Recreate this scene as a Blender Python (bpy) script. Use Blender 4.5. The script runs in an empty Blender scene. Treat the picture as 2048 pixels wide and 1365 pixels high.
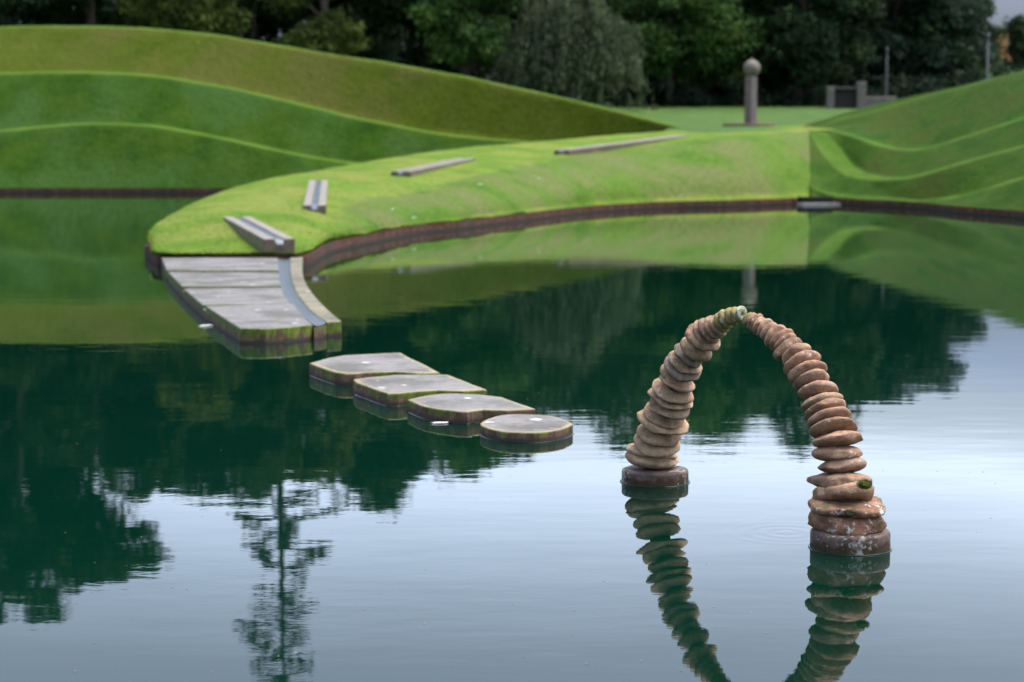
import bpy, bmesh, math, random
import numpy as np
from mathutils import Vector, Matrix, noise as mnoise

rng = np.random.default_rng(7)
random.seed(7)
scene = bpy.context.scene
COL = scene.collection

# ------------------------------------------------------------------ camera
F = 3982.0                 # focal length in photo pixels (70 mm on 36 mm)
H = 2.0                    # eye height above the water
TH = math.atan(402.5 / F)  # pitch down
CAM = Vector((0, 0, H))
FWD = Vector((0, math.cos(TH), -math.sin(TH)))
UP = Vector((0, math.sin(TH), math.cos(TH)))
RT = Vector((1, 0, 0))

def ray(x, y):
    return RT * ((x - 1024) / F) + UP * ((682.5 - y) / F) + FWD

def P(x, y, d):
    """point seen at photo position x, y at the ground distance d"""
    r = ray(x, y)
    return CAM + r * (d / r.y)

def PZ(x, y, z=0.0):
    """point seen at photo position x, y on the level z"""
    r = ray(x, y)
    return CAM + r * ((z - H) / r.z)

cd = bpy.data.cameras.new('camera')
cam = bpy.data.objects.new('camera', cd)
COL.objects.link(cam)
cam.location = CAM
cam.rotation_euler = (math.pi / 2 - TH, 0, 0)
cd.sensor_width = 36
cd.lens = 70
cd.clip_start = 0.1
cd.clip_end = 3000
cd.dof.use_dof = True
cd.dof.focus_distance = 10.5
cd.dof.aperture_fstop = 2.5
scene.camera = cam

# ------------------------------------------------------------------ helpers
def tag(o, label=None, cat=None, group=None, kind=None):
    if label: o['label'] = label
    if cat: o['category'] = cat
    if group: o['group'] = group
    if kind: o['kind'] = kind
    return o

def empty(name, loc, label=None, cat=None, group=None):
    o = bpy.data.objects.new(name, None)
    COL.objects.link(o)
    o.location = loc
    o.empty_display_size = 0.2
    return tag(o, label, cat, group)

def mesh_obj(name, verts, faces, mat, parent=None, smooth=True, loc=(0, 0, 0)):
    me = bpy.data.meshes.new(name)
    me.from_pydata([tuple(v) for v in verts], [], faces)
    if mat: me.materials.append(mat)
    if smooth:
        me.polygons.foreach_set('use_smooth', [True] * len(me.polygons))
    me.update()
    o = bpy.data.objects.new(name, me)
    COL.objects.link(o)
    o.location = loc
    if parent:
        o.parent = parent
    return o

def quads_obj(name, q, mat, parent=None, loc=(0, 0, 0)):
    """q: (n,4,3) array of quads"""
    n = len(q)
    me = bpy.data.meshes.new(name)
    me.vertices.add(n * 4)
    me.vertices.foreach_set('co', np.ascontiguousarray(q, dtype=np.float32).ravel())
    me.loops.add(n * 4)
    me.loops.foreach_set('vertex_index', np.arange(n * 4, dtype=np.int32))
    me.polygons.add(n)
    me.polygons.foreach_set('loop_start', np.arange(0, n * 4, 4, dtype=np.int32))
    me.polygons.foreach_set('loop_total', np.full(n, 4, dtype=np.int32))
    me.materials.append(mat)
    me.update(calc_edges=True)
    o = bpy.data.objects.new(name, me)
    COL.objects.link(o)
    o.location = loc
    if parent: o.parent = parent
    return o

def catmull(pts, n):
    """smooth polyline through pts, n steps per span"""
    pts = [Vector(p) for p in pts]
    out = []
    L = len(pts)
    for i in range(L - 1):
        p0 = pts[i - 1] if i > 0 else pts[0] * 2 - pts[1]
        p1, p2 = pts[i], pts[i + 1]
        p3 = pts[i + 2] if i + 2 < L else pts[-1] * 2 - pts[-2]
        for k in range(n):
            t = k / n
            out.append(0.5 * ((2 * p1) + (p2 - p0) * t + (2 * p0 - 5 * p1 + 4 * p2 - p3) * t * t
                              + (3 * p1 - p0 - 3 * p2 + p3) * t ** 3))
    out.append(pts[-1])
    return out

def loft(name, rows, mat, ncol=8, nrow=4, smooth_rows=False, lump=0.0, mats=None, bandmat=None):
    """rows of control points (near to far) lofted to one sheet"""
    R = [catmull(r, ncol) for r in rows]
    m = len(R[0])
    lines = []
    for j in range(m):
        col = [R[i][j] for i in range(len(R))]
        if smooth_rows:
            lines.append(catmull(col, nrow))
        else:
            c = []
            for i in range(len(col) - 1):
                for k in range(nrow):
                    c.append(col[i].lerp(col[i + 1], (0, .10, .37, .63, .90)[k] if nrow == 5 else k / nrow))
            c.append(col[-1])
            lines.append(c)
    k = len(lines[0])
    verts = []
    for j in range(m):
        for i in range(k):
            v = lines[j][i].copy()
            if lump and 0 < i < k - 1:
                v.z += lump * mnoise.noise(Vector((v.x * .5, v.y * .5, 3.1))) + lump * .5 * mnoise.noise(Vector((v.x * 1.4, v.y * 1.4, 9.1)))
            verts.append(v)
    faces, band = [], []
    for j in range(m - 1):
        for i in range(k - 1):
            faces.append((j * k + i, (j + 1) * k + i, (j + 1) * k + i + 1, j * k + i + 1))
            band.append(i // nrow)
    o = mesh_obj(name, verts, faces, mat)
    if mats:
        for mm in mats: o.data.materials.append(mm)
        o.data.polygons.foreach_set('material_index', [bandmat[b] for b in band])
    return o

def prism(top, z0, z1):
    """vertical prism over plan polygon -> verts, faces"""
    n = len(top)
    v = [Vector((p[0], p[1], z1)) for p in top] + [Vector((p[0], p[1], z0)) for p in top]
    f = [tuple(range(n))]
    for i in range(n):
        j = (i + 1) % n
        f.append((i, i + n, j + n, j))
    f.append(tuple(range(2 * n - 1, n - 1, -1)))
    return v, f

def fix_normals(o):
    bm = bmesh.new(); bm.from_mesh(o.data)
    bmesh.ops.recalc_face_normals(bm, faces=bm.faces)
    bm.to_mesh(o.data); bm.free()

def bevel_mesh(o, w, seg=2, angle=35):
    bm = bmesh.new(); bm.from_mesh(o.data)
    bmesh.ops.recalc_face_normals(bm, faces=bm.faces)
    ed = [e for e in bm.edges if len(e.link_faces) == 2 and e.calc_face_angle(0) > math.radians(angle)]
    bmesh.ops.bevel(bm, geom=ed, offset=w, segments=seg, profile=.5, affect='EDGES', clamp_overlap=True)
    bm.to_mesh(o.data); bm.free()

def tube(pts, rad, n=8):
    verts, faces = [], []
    for i, p in enumerate(pts):
        p = Vector(p)
        a = Vector(pts[max(0, i - 1)]); b = Vector(pts[min(len(pts) - 1, i + 1)])
        t = (b - a).normalized()
        u = t.orthogonal().normalized(); w = t.cross(u)
        for k in range(n):
            an = 2 * math.pi * k / n
            verts.append(p + (u * math.cos(an) + w * math.sin(an)) * rad[i])
    for i in range(len(pts) - 1):
        for k in range(n):
            k2 = (k + 1) % n
            faces.append((i * n + k, i * n + k2, (i + 1) * n + k2, (i + 1) * n + k))
    faces.append(tuple(range(n - 1, -1, -1)))
    faces.append(tuple(range((len(pts) - 1) * n, len(pts) * n)))
    return verts, faces

def lathe(prof, n=48):
    """prof: list of (r,z) -> verts, faces"""
    verts, faces = [], []
    for r, z in prof:
        for k in range(n):
            a = 2 * math.pi * k / n
            verts.append(Vector((r * math.cos(a), r * math.sin(a), z)))
    for i in range(len(prof) - 1):
        for k in range(n):
            k2 = (k + 1) % n
            faces.append((i * n + k, i * n + k2, (i + 1) * n + k2, (i + 1) * n + k))
    faces.append(tuple(range(n - 1, -1, -1)))
    faces.append(tuple(range((len(prof) - 1) * n, len(prof) * n)))
    return verts, faces

def join(parts):
    V, Fc = [], []
    for v, f in parts:
        b = len(V); V += list(v)
        Fc += [tuple(i + b for i in q) for q in f]
    return V, Fc

# ------------------------------------------------------------------ materials
class NT:
    def __init__(s, name):
        s.m = bpy.data.materials.new(name); s.m.use_nodes = True
        s.t = s.m.node_tree; s.t.nodes.clear()
        s.out = s.n('ShaderNodeOutputMaterial')
        s.b = s.n('ShaderNodeBsdfPrincipled')
        s.l(s.b.outputs[0], s.out.inputs[0])
        s.geo = s.n('ShaderNodeNewGeometry')
        s.tc = s.n('ShaderNodeTexCoord')
    def n(s, t): return s.t.nodes.new(t)
    def l(s, a, b): s.t.links.new(a, b)
    def pos(s): return s.geo.outputs['Position']
    def obj(s): return s.tc.outputs['Object']
    def noise(s, vec, scale, detail=4, rough=.55, stretch=None):
        if stretch:
            mp = s.n('ShaderNodeMapping'); mp.inputs['Scale'].default_value = stretch
            s.l(vec, mp.inputs[0]); vec = mp.outputs[0]
        x = s.n('ShaderNodeTexNoise'); x.inputs['Scale'].default_value = scale
        x.inputs['Detail'].default_value = detail; x.inputs['Roughness'].default_value = rough
        s.l(vec, x.inputs['Vector']); return x.outputs['Fac']
    def ramp(s, fac, stops):
        r = s.n('ShaderNodeValToRGB')
        e = r.color_ramp.elements
        while len(e) < len(stops): e.new(.5)
        for i, (p, c) in enumerate(stops):
            e[i].position = p; e[i].color = c if len(c) == 4 else (*c, 1)
        s.l(fac, r.inputs[0]); return r.outputs[0]
    def mix(s, fac, a, b, mode='MIX'):
        x = s.n('ShaderNodeMix'); x.data_type = 'RGBA'; x.blend_type = mode
        if isinstance(fac, (int, float)): x.inputs[0].default_value = fac
        else: s.l(fac, x.inputs[0])
        for v, i in ((a, 6), (b, 7)):
            if isinstance(v, tuple): x.inputs[i].default_value = (*v, 1) if len(v) == 3 else v
            else: s.l(v, x.inputs[i])
        return x.outputs[2]
    def math(s, op, a, b=None):
        x = s.n('ShaderNodeMath'); x.operation = op
        for v, i in ((a, 0), (b, 1)):
            if v is None: continue
            if isinstance(v, (int, float)): x.inputs[i].default_value = v
            else: s.l(v, x.inputs[i])
        return x.outputs[0]
    def maprange(s, v, a, b, c=0., d=1.):
        x = s.n('ShaderNodeMapRange')
        for i, q in enumerate((a, b, c, d)): x.inputs[i + 1].default_value = q
        s.l(v, x.inputs[0]); return x.outputs[0]
    def bump(s, h, strength, dist):
        x = s.n('ShaderNodeBump'); x.inputs['Strength'].default_value = strength
        x.inputs['Distance'].default_value = dist
        s.l(h, x.inputs['Height']); s.l(x.outputs[0], s.b.inputs['Normal'])
    def col(s, c):
        if isinstance(c, tuple): s.b.inputs['Base Color'].default_value = (*c, 1)
        else: s.l(c, s.b.inputs['Base Color'])
    def rough(s, r):
        if isinstance(r, (int, float)): s.b.inputs['Roughness'].default_value = r
        else: s.l(r, s.b.inputs['Roughness'])

def lawn_mat(name, A, B):
    m = NT(name)
    n1 = m.noise(m.pos(), .8, 5, .6)
    n2 = m.noise(m.pos(), .45, 3, .6)
    cs = []
    for dark, mid, light, patch in (A, B):
        c = m.ramp(n1, [(.33, dark), (.5, mid), (.68, light)])
        cs.append(m.mix(m.ramp(n2, [(.45, (0, 0, 0)), (.62, (1, 1, 1))]), c, patch))
    at = m.n('ShaderNodeAttribute'); at.attribute_name = 'unmown'
    n4 = m.noise(m.pos(), 1.3, 4, .6)
    f = m.maprange(m.math('ADD', at.outputs['Fac'], m.math('MULTIPLY', m.math('SUBTRACT', n4, .5), .9)), .3, .7)
    c = m.mix(f, cs[0], cs[1])
    n3 = m.noise(m.pos(), 9, 4, .7)
    c = m.mix(.55, c, m.ramp(n3, [(.3, (.45, .45, .45)), (.7, (1.5, 1.5, 1.5))]), 'MULTIPLY')
    m.col(c); m.rough(.75)
    m.b.inputs['Specular IOR Level'].default_value = .04
    h = m.math('ADD', m.noise(m.pos(), 22, 4, .75), m.math('MULTIPLY', m.noise(m.pos(), 3.2, 4, .7), 1.6))
    m.bump(h, .8, .06)
    return m.m

def grass_mat(name, dark, mid, light, patch=None, pscale=.35, spots=None):
    m = NT(name)
    n1 = m.noise(m.pos(), .8, 5, .6)
    c = m.ramp(n1, [(.33, dark), (.5, mid), (.68, light)])
    if patch:
        n2 = m.noise(m.pos(), pscale, 3, .6)
        f = m.ramp(n2, [(.45, (0, 0, 0)), (.62, (1, 1, 1))])
        c = m.mix(f, c, patch)
    n3 = m.noise(m.pos(), 9, 4, .7)
    c = m.mix(.55, c, m.ramp(n3, [(.3, (.45, .45, .45)), (.7, (1.5, 1.5, 1.5))]), 'MULTIPLY')
    if spots:
        n4 = m.noise(m.pos(), 1.9, 5, .75)
        f = m.ramp(n4, [(.64, (0, 0, 0)), (.71, (1, 1, 1))])
        c = m.mix(f, c, spots)
    m.col(c); m.rough(.75)
    m.b.inputs['Specular IOR Level'].default_value = .04
    h = m.math('ADD', m.noise(m.pos(), 22, 4, .75), m.math('MULTIPLY', m.noise(m.pos(), 3.2, 4, .7), 2.2))
    m.bump(h, .8, .07)
    return m.m

LAWN_A = ((.080, .160, .014), (.122, .205, .022), (.168, .240, .032), (.188, .225, .044))
LAWN_B = ((.062, .135, .013), (.090, .166, .020), (.118, .178, .030), (.132, .158, .046))
GR_LAWN = lawn_mat('mown_grass', LAWN_A, LAWN_B)
GR_HILL = grass_mat('hill_grass', (.018, .054, .003), (.029, .074, .004), (.046, .088, .008), (.040, .092, .016), .3, (.020, .034, .004))  # slopes darker: partly longer grass, partly slope shade painted into the colour
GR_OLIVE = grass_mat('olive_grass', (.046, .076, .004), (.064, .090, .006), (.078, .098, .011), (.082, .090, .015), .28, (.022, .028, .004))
GR_EDGE = grass_mat('lit_ledge_grass', (.064, .135, .014), (.088, .158, .018), (.112, .175, .024))  # flat ledges: skylight on level turf painted in as lighter green
GR_MEADOW = grass_mat('meadow_grass', (.062, .125, .034), (.082, .150, .040), (.105, .170, .046), (.070, .135, .030), .09)  # broad patches: turf variation together with painted tree shade
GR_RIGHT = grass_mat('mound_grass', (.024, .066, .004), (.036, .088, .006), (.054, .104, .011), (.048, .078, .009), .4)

def stone_mat(name, a, b, c, lichen=None, lich_amt=.66, moss=None, rough=.75, wet=None, topcol=None):
    m = NT(name)
    oi = m.n('ShaderNodeObjectInfo')
    vec = m.n('ShaderNodeVectorMath'); vec.operation = 'ADD'
    m.l(m.pos(), vec.inputs[0])
    sc = m.n('ShaderNodeVectorMath'); sc.operation = 'SCALE'; sc.inputs[0].default_value = (17, 31, 23)
    m.l(oi.outputs['Random'], sc.inputs['Scale']); m.l(sc.outputs[0], vec.inputs[1])
    v = vec.outputs[0]
    n1 = m.noise(v, 14, 5, .6)
    c0 = m.ramp(n1, [(.3, a), (.5, b), (.72, c)])
    # each stone its own tint
    c0 = m.mix(.75, c0, m.ramp(oi.outputs['Random'], [(0, (.80, .82, .82)), (.35, (1.10, .97, .90)), (.7, (.94, .92, .82)), (1, (1.16, 1.02, .93))]), 'MULTIPLY')
    n2b = m.noise(v, 24, 6, .7)
    c0 = m.mix(.8, c0, m.ramp(n2b, [(.34, (.58, .55, .52)), (.5, (1, 1, 1)), (.68, (1.22, 1.2, 1.15))]), 'MULTIPLY')
    n2 = m.noise(v, 90, 4, .7)
    c0 = m.mix(.6, c0, m.ramp(n2, [(.3, (.62, .62, .62)), (.7, (1.3, 1.3, 1.3))]), 'MULTIPLY')
    if moss:
        n4 = m.noise(v, 11, 4, .65)
        f = m.ramp(n4, [(.50, (0, 0, 0)), (.62, (1, 1, 1))])
        c0 = m.mix(f, c0, moss)
    if lichen:
        n3 = m.noise(v, 42, 4, .6)
        n3b = m.noise(v, 9, 3, .5)
        f = m.ramp(m.math('ADD', m.math('MULTIPLY', n3, .6), m.math('MULTIPLY', n3b, .4)), [(lich_amt - .06, (0, 0, 0)), (lich_amt, (1, 1, 1))])
        c0 = m.mix(f, c0, lichen)
    m.col(c0); m.rough(rough)
    m.b.inputs['Specular IOR Level'].default_value = .4
    h = m.math('ADD', m.noise(v, 40, 5, .7), m.math('MULTIPLY', m.noise(v, 160, 3, .7), .4))
    m.bump(h, .55, .008)
    return m.m

PINK = stone_mat('red_sandstone', (.240, .138, .084), (.340, .208, .130), (.44, .295, .195), (.55, .50, .44), .67)
TAN = stone_mat('tan_sandstone', (.275, .182, .108), (.390, .265, .160), (.49, .35, .22), (.50, .45, .36), .66)
GREYST = stone_mat('grey_stone', (.15, .115, .088), (.205, .162, .125), (.275, .218, .17))
ALGAE = stone_mat('algae_stone', (.20, .16, .07), (.26, .215, .09), (.33, .28, .12), (.55, .55, .42), .66, (.24, .25, .045))
LICHEN = stone_mat('lichen_stone', (.22, .21, .12), (.30, .30, .19), (.40, .41, .31), (.60, .62, .53), .60, (.27, .29, .07))
ROUGHST = stone_mat('weathered_stone', (.17, .085, .05), (.28, .14, .08), (.36, .22, .15), (.60, .57, .50), .625, (.10, .085, .035))

def plinth_mat():
    m = NT('wet_plinth_stone')
    v = m.pos()
    sep = m.n('ShaderNodeSeparateXYZ'); m.l(v, sep.inputs[0])
    n1 = m.noise(v, 18, 5, .65)
    c = m.ramp(n1, [(.3, (.055, .038, .030)), (.5, (.105, .072, .057)), (.72, (.175, .125, .10))])
    band = m.noise(v, 22, 4, .6, (1, 1, .35))
    low = m.math('ADD', m.math('MULTIPLY', sep.outputs[2], 9), band)
    c = m.mix(m.ramp(low, [(.80, (1, 1, 1)), (.92, (0, 0, 0))]), c, (.050, .032, .013))
    nb = m.noise(v, 34, 5, .7)
    c = m.mix(.9, c, m.ramp(nb, [(.33, (.5, .47, .44)), (.5, (1, 1, 1)), (.68, (1.35, 1.3, 1.22))]), 'MULTIPLY')
    ncl = m.noise(v, 5.5, 3, .55)
    nsp = m.noise(v, 44, 3, .5)
    f = m.math('ADD', m.math('MULTIPLY', ncl, .55), m.math('MULTIPLY', nsp, .45))
    c = m.mix(m.ramp(f, [(.565, (0, 0, 0)), (.60, (.85, .85, .85))]), c, (.34, .33, .29))
    m.col(c); m.rough(m.ramp(nb, [(.3, (.45,) * 3), (.7, (.8,) * 3)]))
    m.b.inputs['Specular IOR Level'].default_value = .25
    m.bump(m.noise(v, 60, 5, .7), .5, .006)
    return m.m
PLINTH = plinth_mat()

def slab_mat(name, base, light, warm, wetn=.35, rim=False):
    m = NT(name)
    v = m.pos()
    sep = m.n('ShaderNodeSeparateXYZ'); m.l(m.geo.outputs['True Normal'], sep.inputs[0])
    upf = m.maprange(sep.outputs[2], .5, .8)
    n1 = m.noise(v, 3, 6, .65)
    top = m.ramp(n1, [(.3, base), (.55, light), (.75, warm)])
    n3 = m.noise(v, 1.3, 4, .6)
    top = m.mix(m.ramp(n3, [(.48, (0, 0, 0)), (.62, (.8, .8, .8))]), top, (.085, .085, .066))
    vo = m.noise(v, 7, 2, .4)
    n5 = m.noise(v, 14, 5, .7)
    top = m.mix(.8, top, m.ramp(n5, [(.32, (.55, .54, .5)), (.5, (1, 1, 1)), (.68, (1.25, 1.24, 1.2))]), 'MULTIPLY')
    top = m.mix(m.ramp(vo, [(.715, (0, 0, 0)), (.73, (1, 1, 1))]), top, (.62, .62, .60))
    if rim:
        at = m.n('ShaderNodeAttribute'); at.attribute_name = 'rim'
        f = m.math('ADD', at.outputs['Fac'], m.math('MULTIPLY', m.math('SUBTRACT', m.noise(v, 6, 4, .65), .5), 1.1))
        top = m.mix(m.ramp(f, [(.45, (0, 0, 0)), (.8, (1, 1, 1))]), top, m.ramp(n1, [(.3, (.20, .165, .085)), (.55, (.29, .235, .14)), (.75, (.33, .31, .15))]))
    sp = m.n('ShaderNodeSeparateXYZ'); m.l(v, sp.inputs[0])
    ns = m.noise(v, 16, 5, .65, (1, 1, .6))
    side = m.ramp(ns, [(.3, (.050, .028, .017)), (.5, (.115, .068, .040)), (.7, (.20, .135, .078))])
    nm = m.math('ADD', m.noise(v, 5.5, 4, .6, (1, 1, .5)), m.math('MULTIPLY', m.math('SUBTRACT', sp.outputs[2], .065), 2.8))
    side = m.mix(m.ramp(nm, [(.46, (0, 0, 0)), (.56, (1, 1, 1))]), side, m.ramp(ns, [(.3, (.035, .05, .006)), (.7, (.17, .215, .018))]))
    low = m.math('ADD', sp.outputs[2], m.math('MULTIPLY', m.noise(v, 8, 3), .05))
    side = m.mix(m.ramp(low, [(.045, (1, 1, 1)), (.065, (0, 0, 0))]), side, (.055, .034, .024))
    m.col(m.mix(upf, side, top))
    r = m.ramp(n3, [(.35, (wetn + .1,) * 3), (.6, (.7,) * 3)])
    m.b.inputs['Specular IOR Level'].default_value = .35
    m.rough(m.mix(upf, (.7, .7, .7), r))
    m.bump(m.noise(v, 25, 5, .7), .5, .012)
    return m.m
SLAB = slab_mat('paving_stone', (.120, .112, .100), (.185, .174, .158), (.225, .205, .165), .38)
STEP = slab_mat('stepping_stone', (.150, .140, .128), (.200, .188, .172), (.225, .208, .17), .40, True)

def wall_mat():
    m = NT('wet_brown_wall')
    v = m.pos()
    sp = m.n('ShaderNodeSeparateXYZ'); m.l(v, sp.inputs[0])
    n = m.noise(v, 3.0, 5, .65, (1, 1, 5))
    c = m.ramp(n, [(.3, (.048, .021, .013)), (.5, (.105, .048, .031)), (.7, (.18, .092, .062))])
    n2 = m.noise(v, .7, 3, .6)
    c = m.mix(m.ramp(n2, [(.5, (0, 0, 0)), (.7, (.6, .6, .6))]), c, (.080, .062, .046))
    # vertical rust and run-off streaks, dark wet band at the waterline
    n3 = m.noise(v, 5, 3, .6, (1, 1, .06))
    c = m.mix(.7, c, m.ramp(n3, [(.35, (.45, .45, .45)), (.65, (1.35, 1.3, 1.25))]), 'MULTIPLY')
    low = m.math('ADD', sp.outputs[2], m.math('MULTIPLY', m.noise(v, 4, 3), .06))
    c = m.mix(m.ramp(low, [(.075, (1, 1, 1)), (.10, (0, 0, 0))]), c, (.046, .034, .027))
    m.col(c); m.rough(.75)
    m.b.inputs['Specular IOR Level'].default_value = .15
    m.bump(m.noise(v, 14, 4, .7), .5, .02)
    return m.m
WALL = wall_mat()

def trough_mat():
    m = NT('trough_stone')
    v = m.pos()
    n = m.noise(v, 5, 5, .65)
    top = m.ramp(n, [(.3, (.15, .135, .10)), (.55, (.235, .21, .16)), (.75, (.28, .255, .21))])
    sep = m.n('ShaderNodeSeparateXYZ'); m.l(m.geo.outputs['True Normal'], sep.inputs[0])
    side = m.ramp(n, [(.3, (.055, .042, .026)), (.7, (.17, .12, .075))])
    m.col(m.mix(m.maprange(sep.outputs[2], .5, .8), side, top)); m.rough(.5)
    m.bump(m.noise(v, 25, 5, .7), .4, .01)
    return m.m
TROUGH = trough_mat()

def simple(name, c, rough=.6, var=.25, scale=8., metal=0., bump=.2):
    m = NT(name)
    n = m.noise(m.pos(), scale, 4, .6)
    m.col(m.ramp(n, [(.3, tuple(x * (1 - var) for x in c)), (.7, tuple(x * (1 + var) for x in c))]))
    m.rough(rough); m.b.inputs['Metallic'].default_value = metal
    if bump: m.bump(m.noise(m.pos(), scale * 4, 4, .7), bump, .01)
    return m.m
DARKHOLE = simple('dark_opening', (.012, .011, .01), .9)
MOSS = simple('green_moss', (.085, .105, .008), .9, .6, 60, 0, .8)
MOSSD = simple('dark_moss', (.05, .05, .018), .9, .5, 40, 0, .8)
RILL = simple('rill_water', (.105, .13, .15), .26, .15, 6, 0, .02)  # bluish base colour paints the sky's reflection into the water
PILLAR = simple('pillar_stone', (.15, .108, .09), .7, .25, 5)
PILLARL = simple('pale_pillar_stone', (.24, .205, .18), .7, .15, 5)
BALL = simple('ball_stone', (.155, .135, .10), .7, .3, 4)
REDSTONE = simple('red_paving', (.11, .052, .036), .7, .3, 4)
GATESTONE = simple('old_wall_stone', (.125, .11, .095), .8, .3, 3)
POSTM = simple('grey_post', (.045, .052, .05), .5, .15, 5)
BRICK = simple('orange_render', (.42, .19, .08), .8, .2, 2)
SLATE = simple('slate_roof', (.045, .052, .062), .8, .2, 2)
WINDOWM = simple('window_glass', (.03, .035, .04), .1, .1, 2, 0, 0)
FEATHER = simple('white_feather', (.80, .82, .82), .6, .05, 30, 0, .1)
BARK = simple('bark', (.055, .042, .033), .9, .35, 6, 0, .6)
PBARK = simple('pale_bark', (.12, .115, .10), .9, .35, 6, 0, .6)

def leaf_mat(name, dark, mid, light):
    m = NT(name)
    n = m.noise(m.pos(), .55, 4, .65)
    c = m.ramp(n, [(.32, dark), (.5, mid), (.68, light)])
    n2 = m.noise(m.pos(), 3.5, 3, .7)
    c = m.mix(.6, c, m.ramp(n2, [(.3, (.55,) * 3), (.7, (1.4,) * 3)]), 'MULTIPLY')
    m.col(c); m.rough(.6)
    m.b.inputs['Specular IOR Level'].default_value = .06
    tr = m.n('ShaderNodeBsdfTranslucent'); m.l(c, tr.inputs[0])
    mx = m.n('ShaderNodeMixShader'); mx.inputs[0].default_value = .25
    m.l(m.b.outputs[0], mx.inputs[1]); m.l(tr.outputs[0], mx.inputs[2]); m.l(mx.outputs[0], m.out.inputs[0])
    return m.m
LF_DARK = leaf_mat('dark_leaves', (.017, .036, .016), (.031, .058, .023), (.052, .085, .028))
LF_MID = leaf_mat('green_leaves', (.034, .078, .022), (.062, .124, .030), (.105, .172, .038))
LF_YEL = leaf_mat('yellow_green_leaves', (.030, .050, .012), (.060, .086, .018), (.125, .150, .028))
LF_WIL = leaf_mat('grey_green_leaves', (.046, .066, .034), (.078, .106, .052), (.118, .148, .070))
LF_SHADE = leaf_mat('shaded_shrub_leaves', (.010, .020, .012), (.018, .032, .018), (.032, .050, .026))  # leaf colour darkened to paint the shadow line beneath the trees
LF_BLU = leaf_mat('hazy_leaves', (.020, .040, .026), (.033, .058, .038), (.048, .075, .046))  # blue of the distant haze put into the leaf colour

# ------------------------------------------------------------------ water
def water_mat():
    m = NT('pond_water')
    m.col((.0007, .0155, .0085))
    m.rough(0.0)
    m.b.inputs['IOR'].default_value = 1.333
    m.b.inputs['Specular IOR Level'].default_value = .5
    v = m.pos()
    # calm surface: broad slow swell, fine cat's paws
    h1 = m.noise(v, 1.1, 2, .5, (.8, 1.6, 1))
    h2 = m.noise(v, 5.5, 3, .6, (.7, 1.5, 1))
    amp = m.ramp(m.noise(v, .22, 2, .5), [(.38, (.25,) * 3), (.62, (1,) * 3)])
    hh = m.math('ADD', m.math('MULTIPLY', h1, .0012), m.math('MULTIPLY', m.math('MULTIPLY', h2, .00042), amp))
    # ring ripples round an insect
    c = PZ(1572, 1066)
    vm = m.n('ShaderNodeVectorMath'); vm.operation = 'DISTANCE'; m.l(v, vm.inputs[0]); vm.inputs[1].default_value = tuple(c)
    d = vm.outputs['Value']
    wv = m.math('SINE', m.math('MULTIPLY', d, 70))
    env = m.maprange(d, .05, .42, 1, 0)
    hh = m.math('ADD', hh, m.math('MULTIPLY', m.math('MULTIPLY', wv, env), .00007))
    m.bump(hh, 1.0, 1.0)
    return m.m
WATER = water_mat()

BR = PZ(1700, 1096); BL = PZ(1310, 964)
wparts = [([Vector((-140, -6, 0)), Vector((140, -6, 0)), Vector((140, 92, 0)), Vector((-140, 92, 0))], [(0, 1, 2, 3)])]
w = mesh_obj('water', *join(wparts), WATER, smooth=False)
tag(w, 'calm dark green pond water mirroring grey sky and trees', 'water', kind='structure')

# ------------------------------------------------------------------ ground sheet
prof = [(-60, 1.2), (-8, .5), (-3, .35), (0.5, -.1), (3, -1.2), (60, -1.2), (68, 1.5), (71, 2.27), (74, 2.39), (82, 2.55), (95, 2.64), (105, 3.12), (118, 3.93), (130, 4.4), (165, 5.2), (300, 9), (900, 24), (2500, 40)]
def gz(y):
    for (a, za), (b, zb) in zip(prof, prof[1:]):
        if y <= b:
            t = max(0, (y - a) / (b - a))
            return za + (zb - za) * t
    return prof[-1][1]
def ground_z(x, y):
    z = gz(y)
    if 58 < y < 92:   # pond and mounds on both sides of the causeway: keep the sheet low there
        s = min(1, max(0, (5.5 - x) / 3.0)) if x < 8.5 else min(1, max(0, (x - 12.5) / 3) if y > 71 else max(0, (x - 9.8) / 1.2))
        lo = -1.2 if y < 82 else -1.2 + (gz(92) + 1.2) * (y - 82) / 10
        z = z + (min(z, lo) - z) * s
    return z
xs = sorted(set([-2500, -1200, -600, -300, -150, -90, -60] + list(range(-45, 50, 1)) + [60, 90, 150, 300, 600, 1200, 2500]))
ys = [-60, -30, -12, -8, -5, -3, -1.5, .5, 2, 3, 20, 40, 56] + [58 + i for i in range(0, 80)] + [142, 150, 165, 190, 230, 300, 450, 900, 2500]
gv = [Vector((x, y, ground_z(x, y))) for y in ys for x in xs]
nx = len(xs)
gf = [(j * nx + i, j * nx + i + 1, (j + 1) * nx + i + 1, (j + 1) * nx + i) for j in range(len(ys) - 1) for i in range(nx - 1)]
g = mesh_obj('ground', gv, gf, GR_MEADOW)
tag(g, 'open green meadow running back to the trees', 'meadow', kind='structure')

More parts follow.
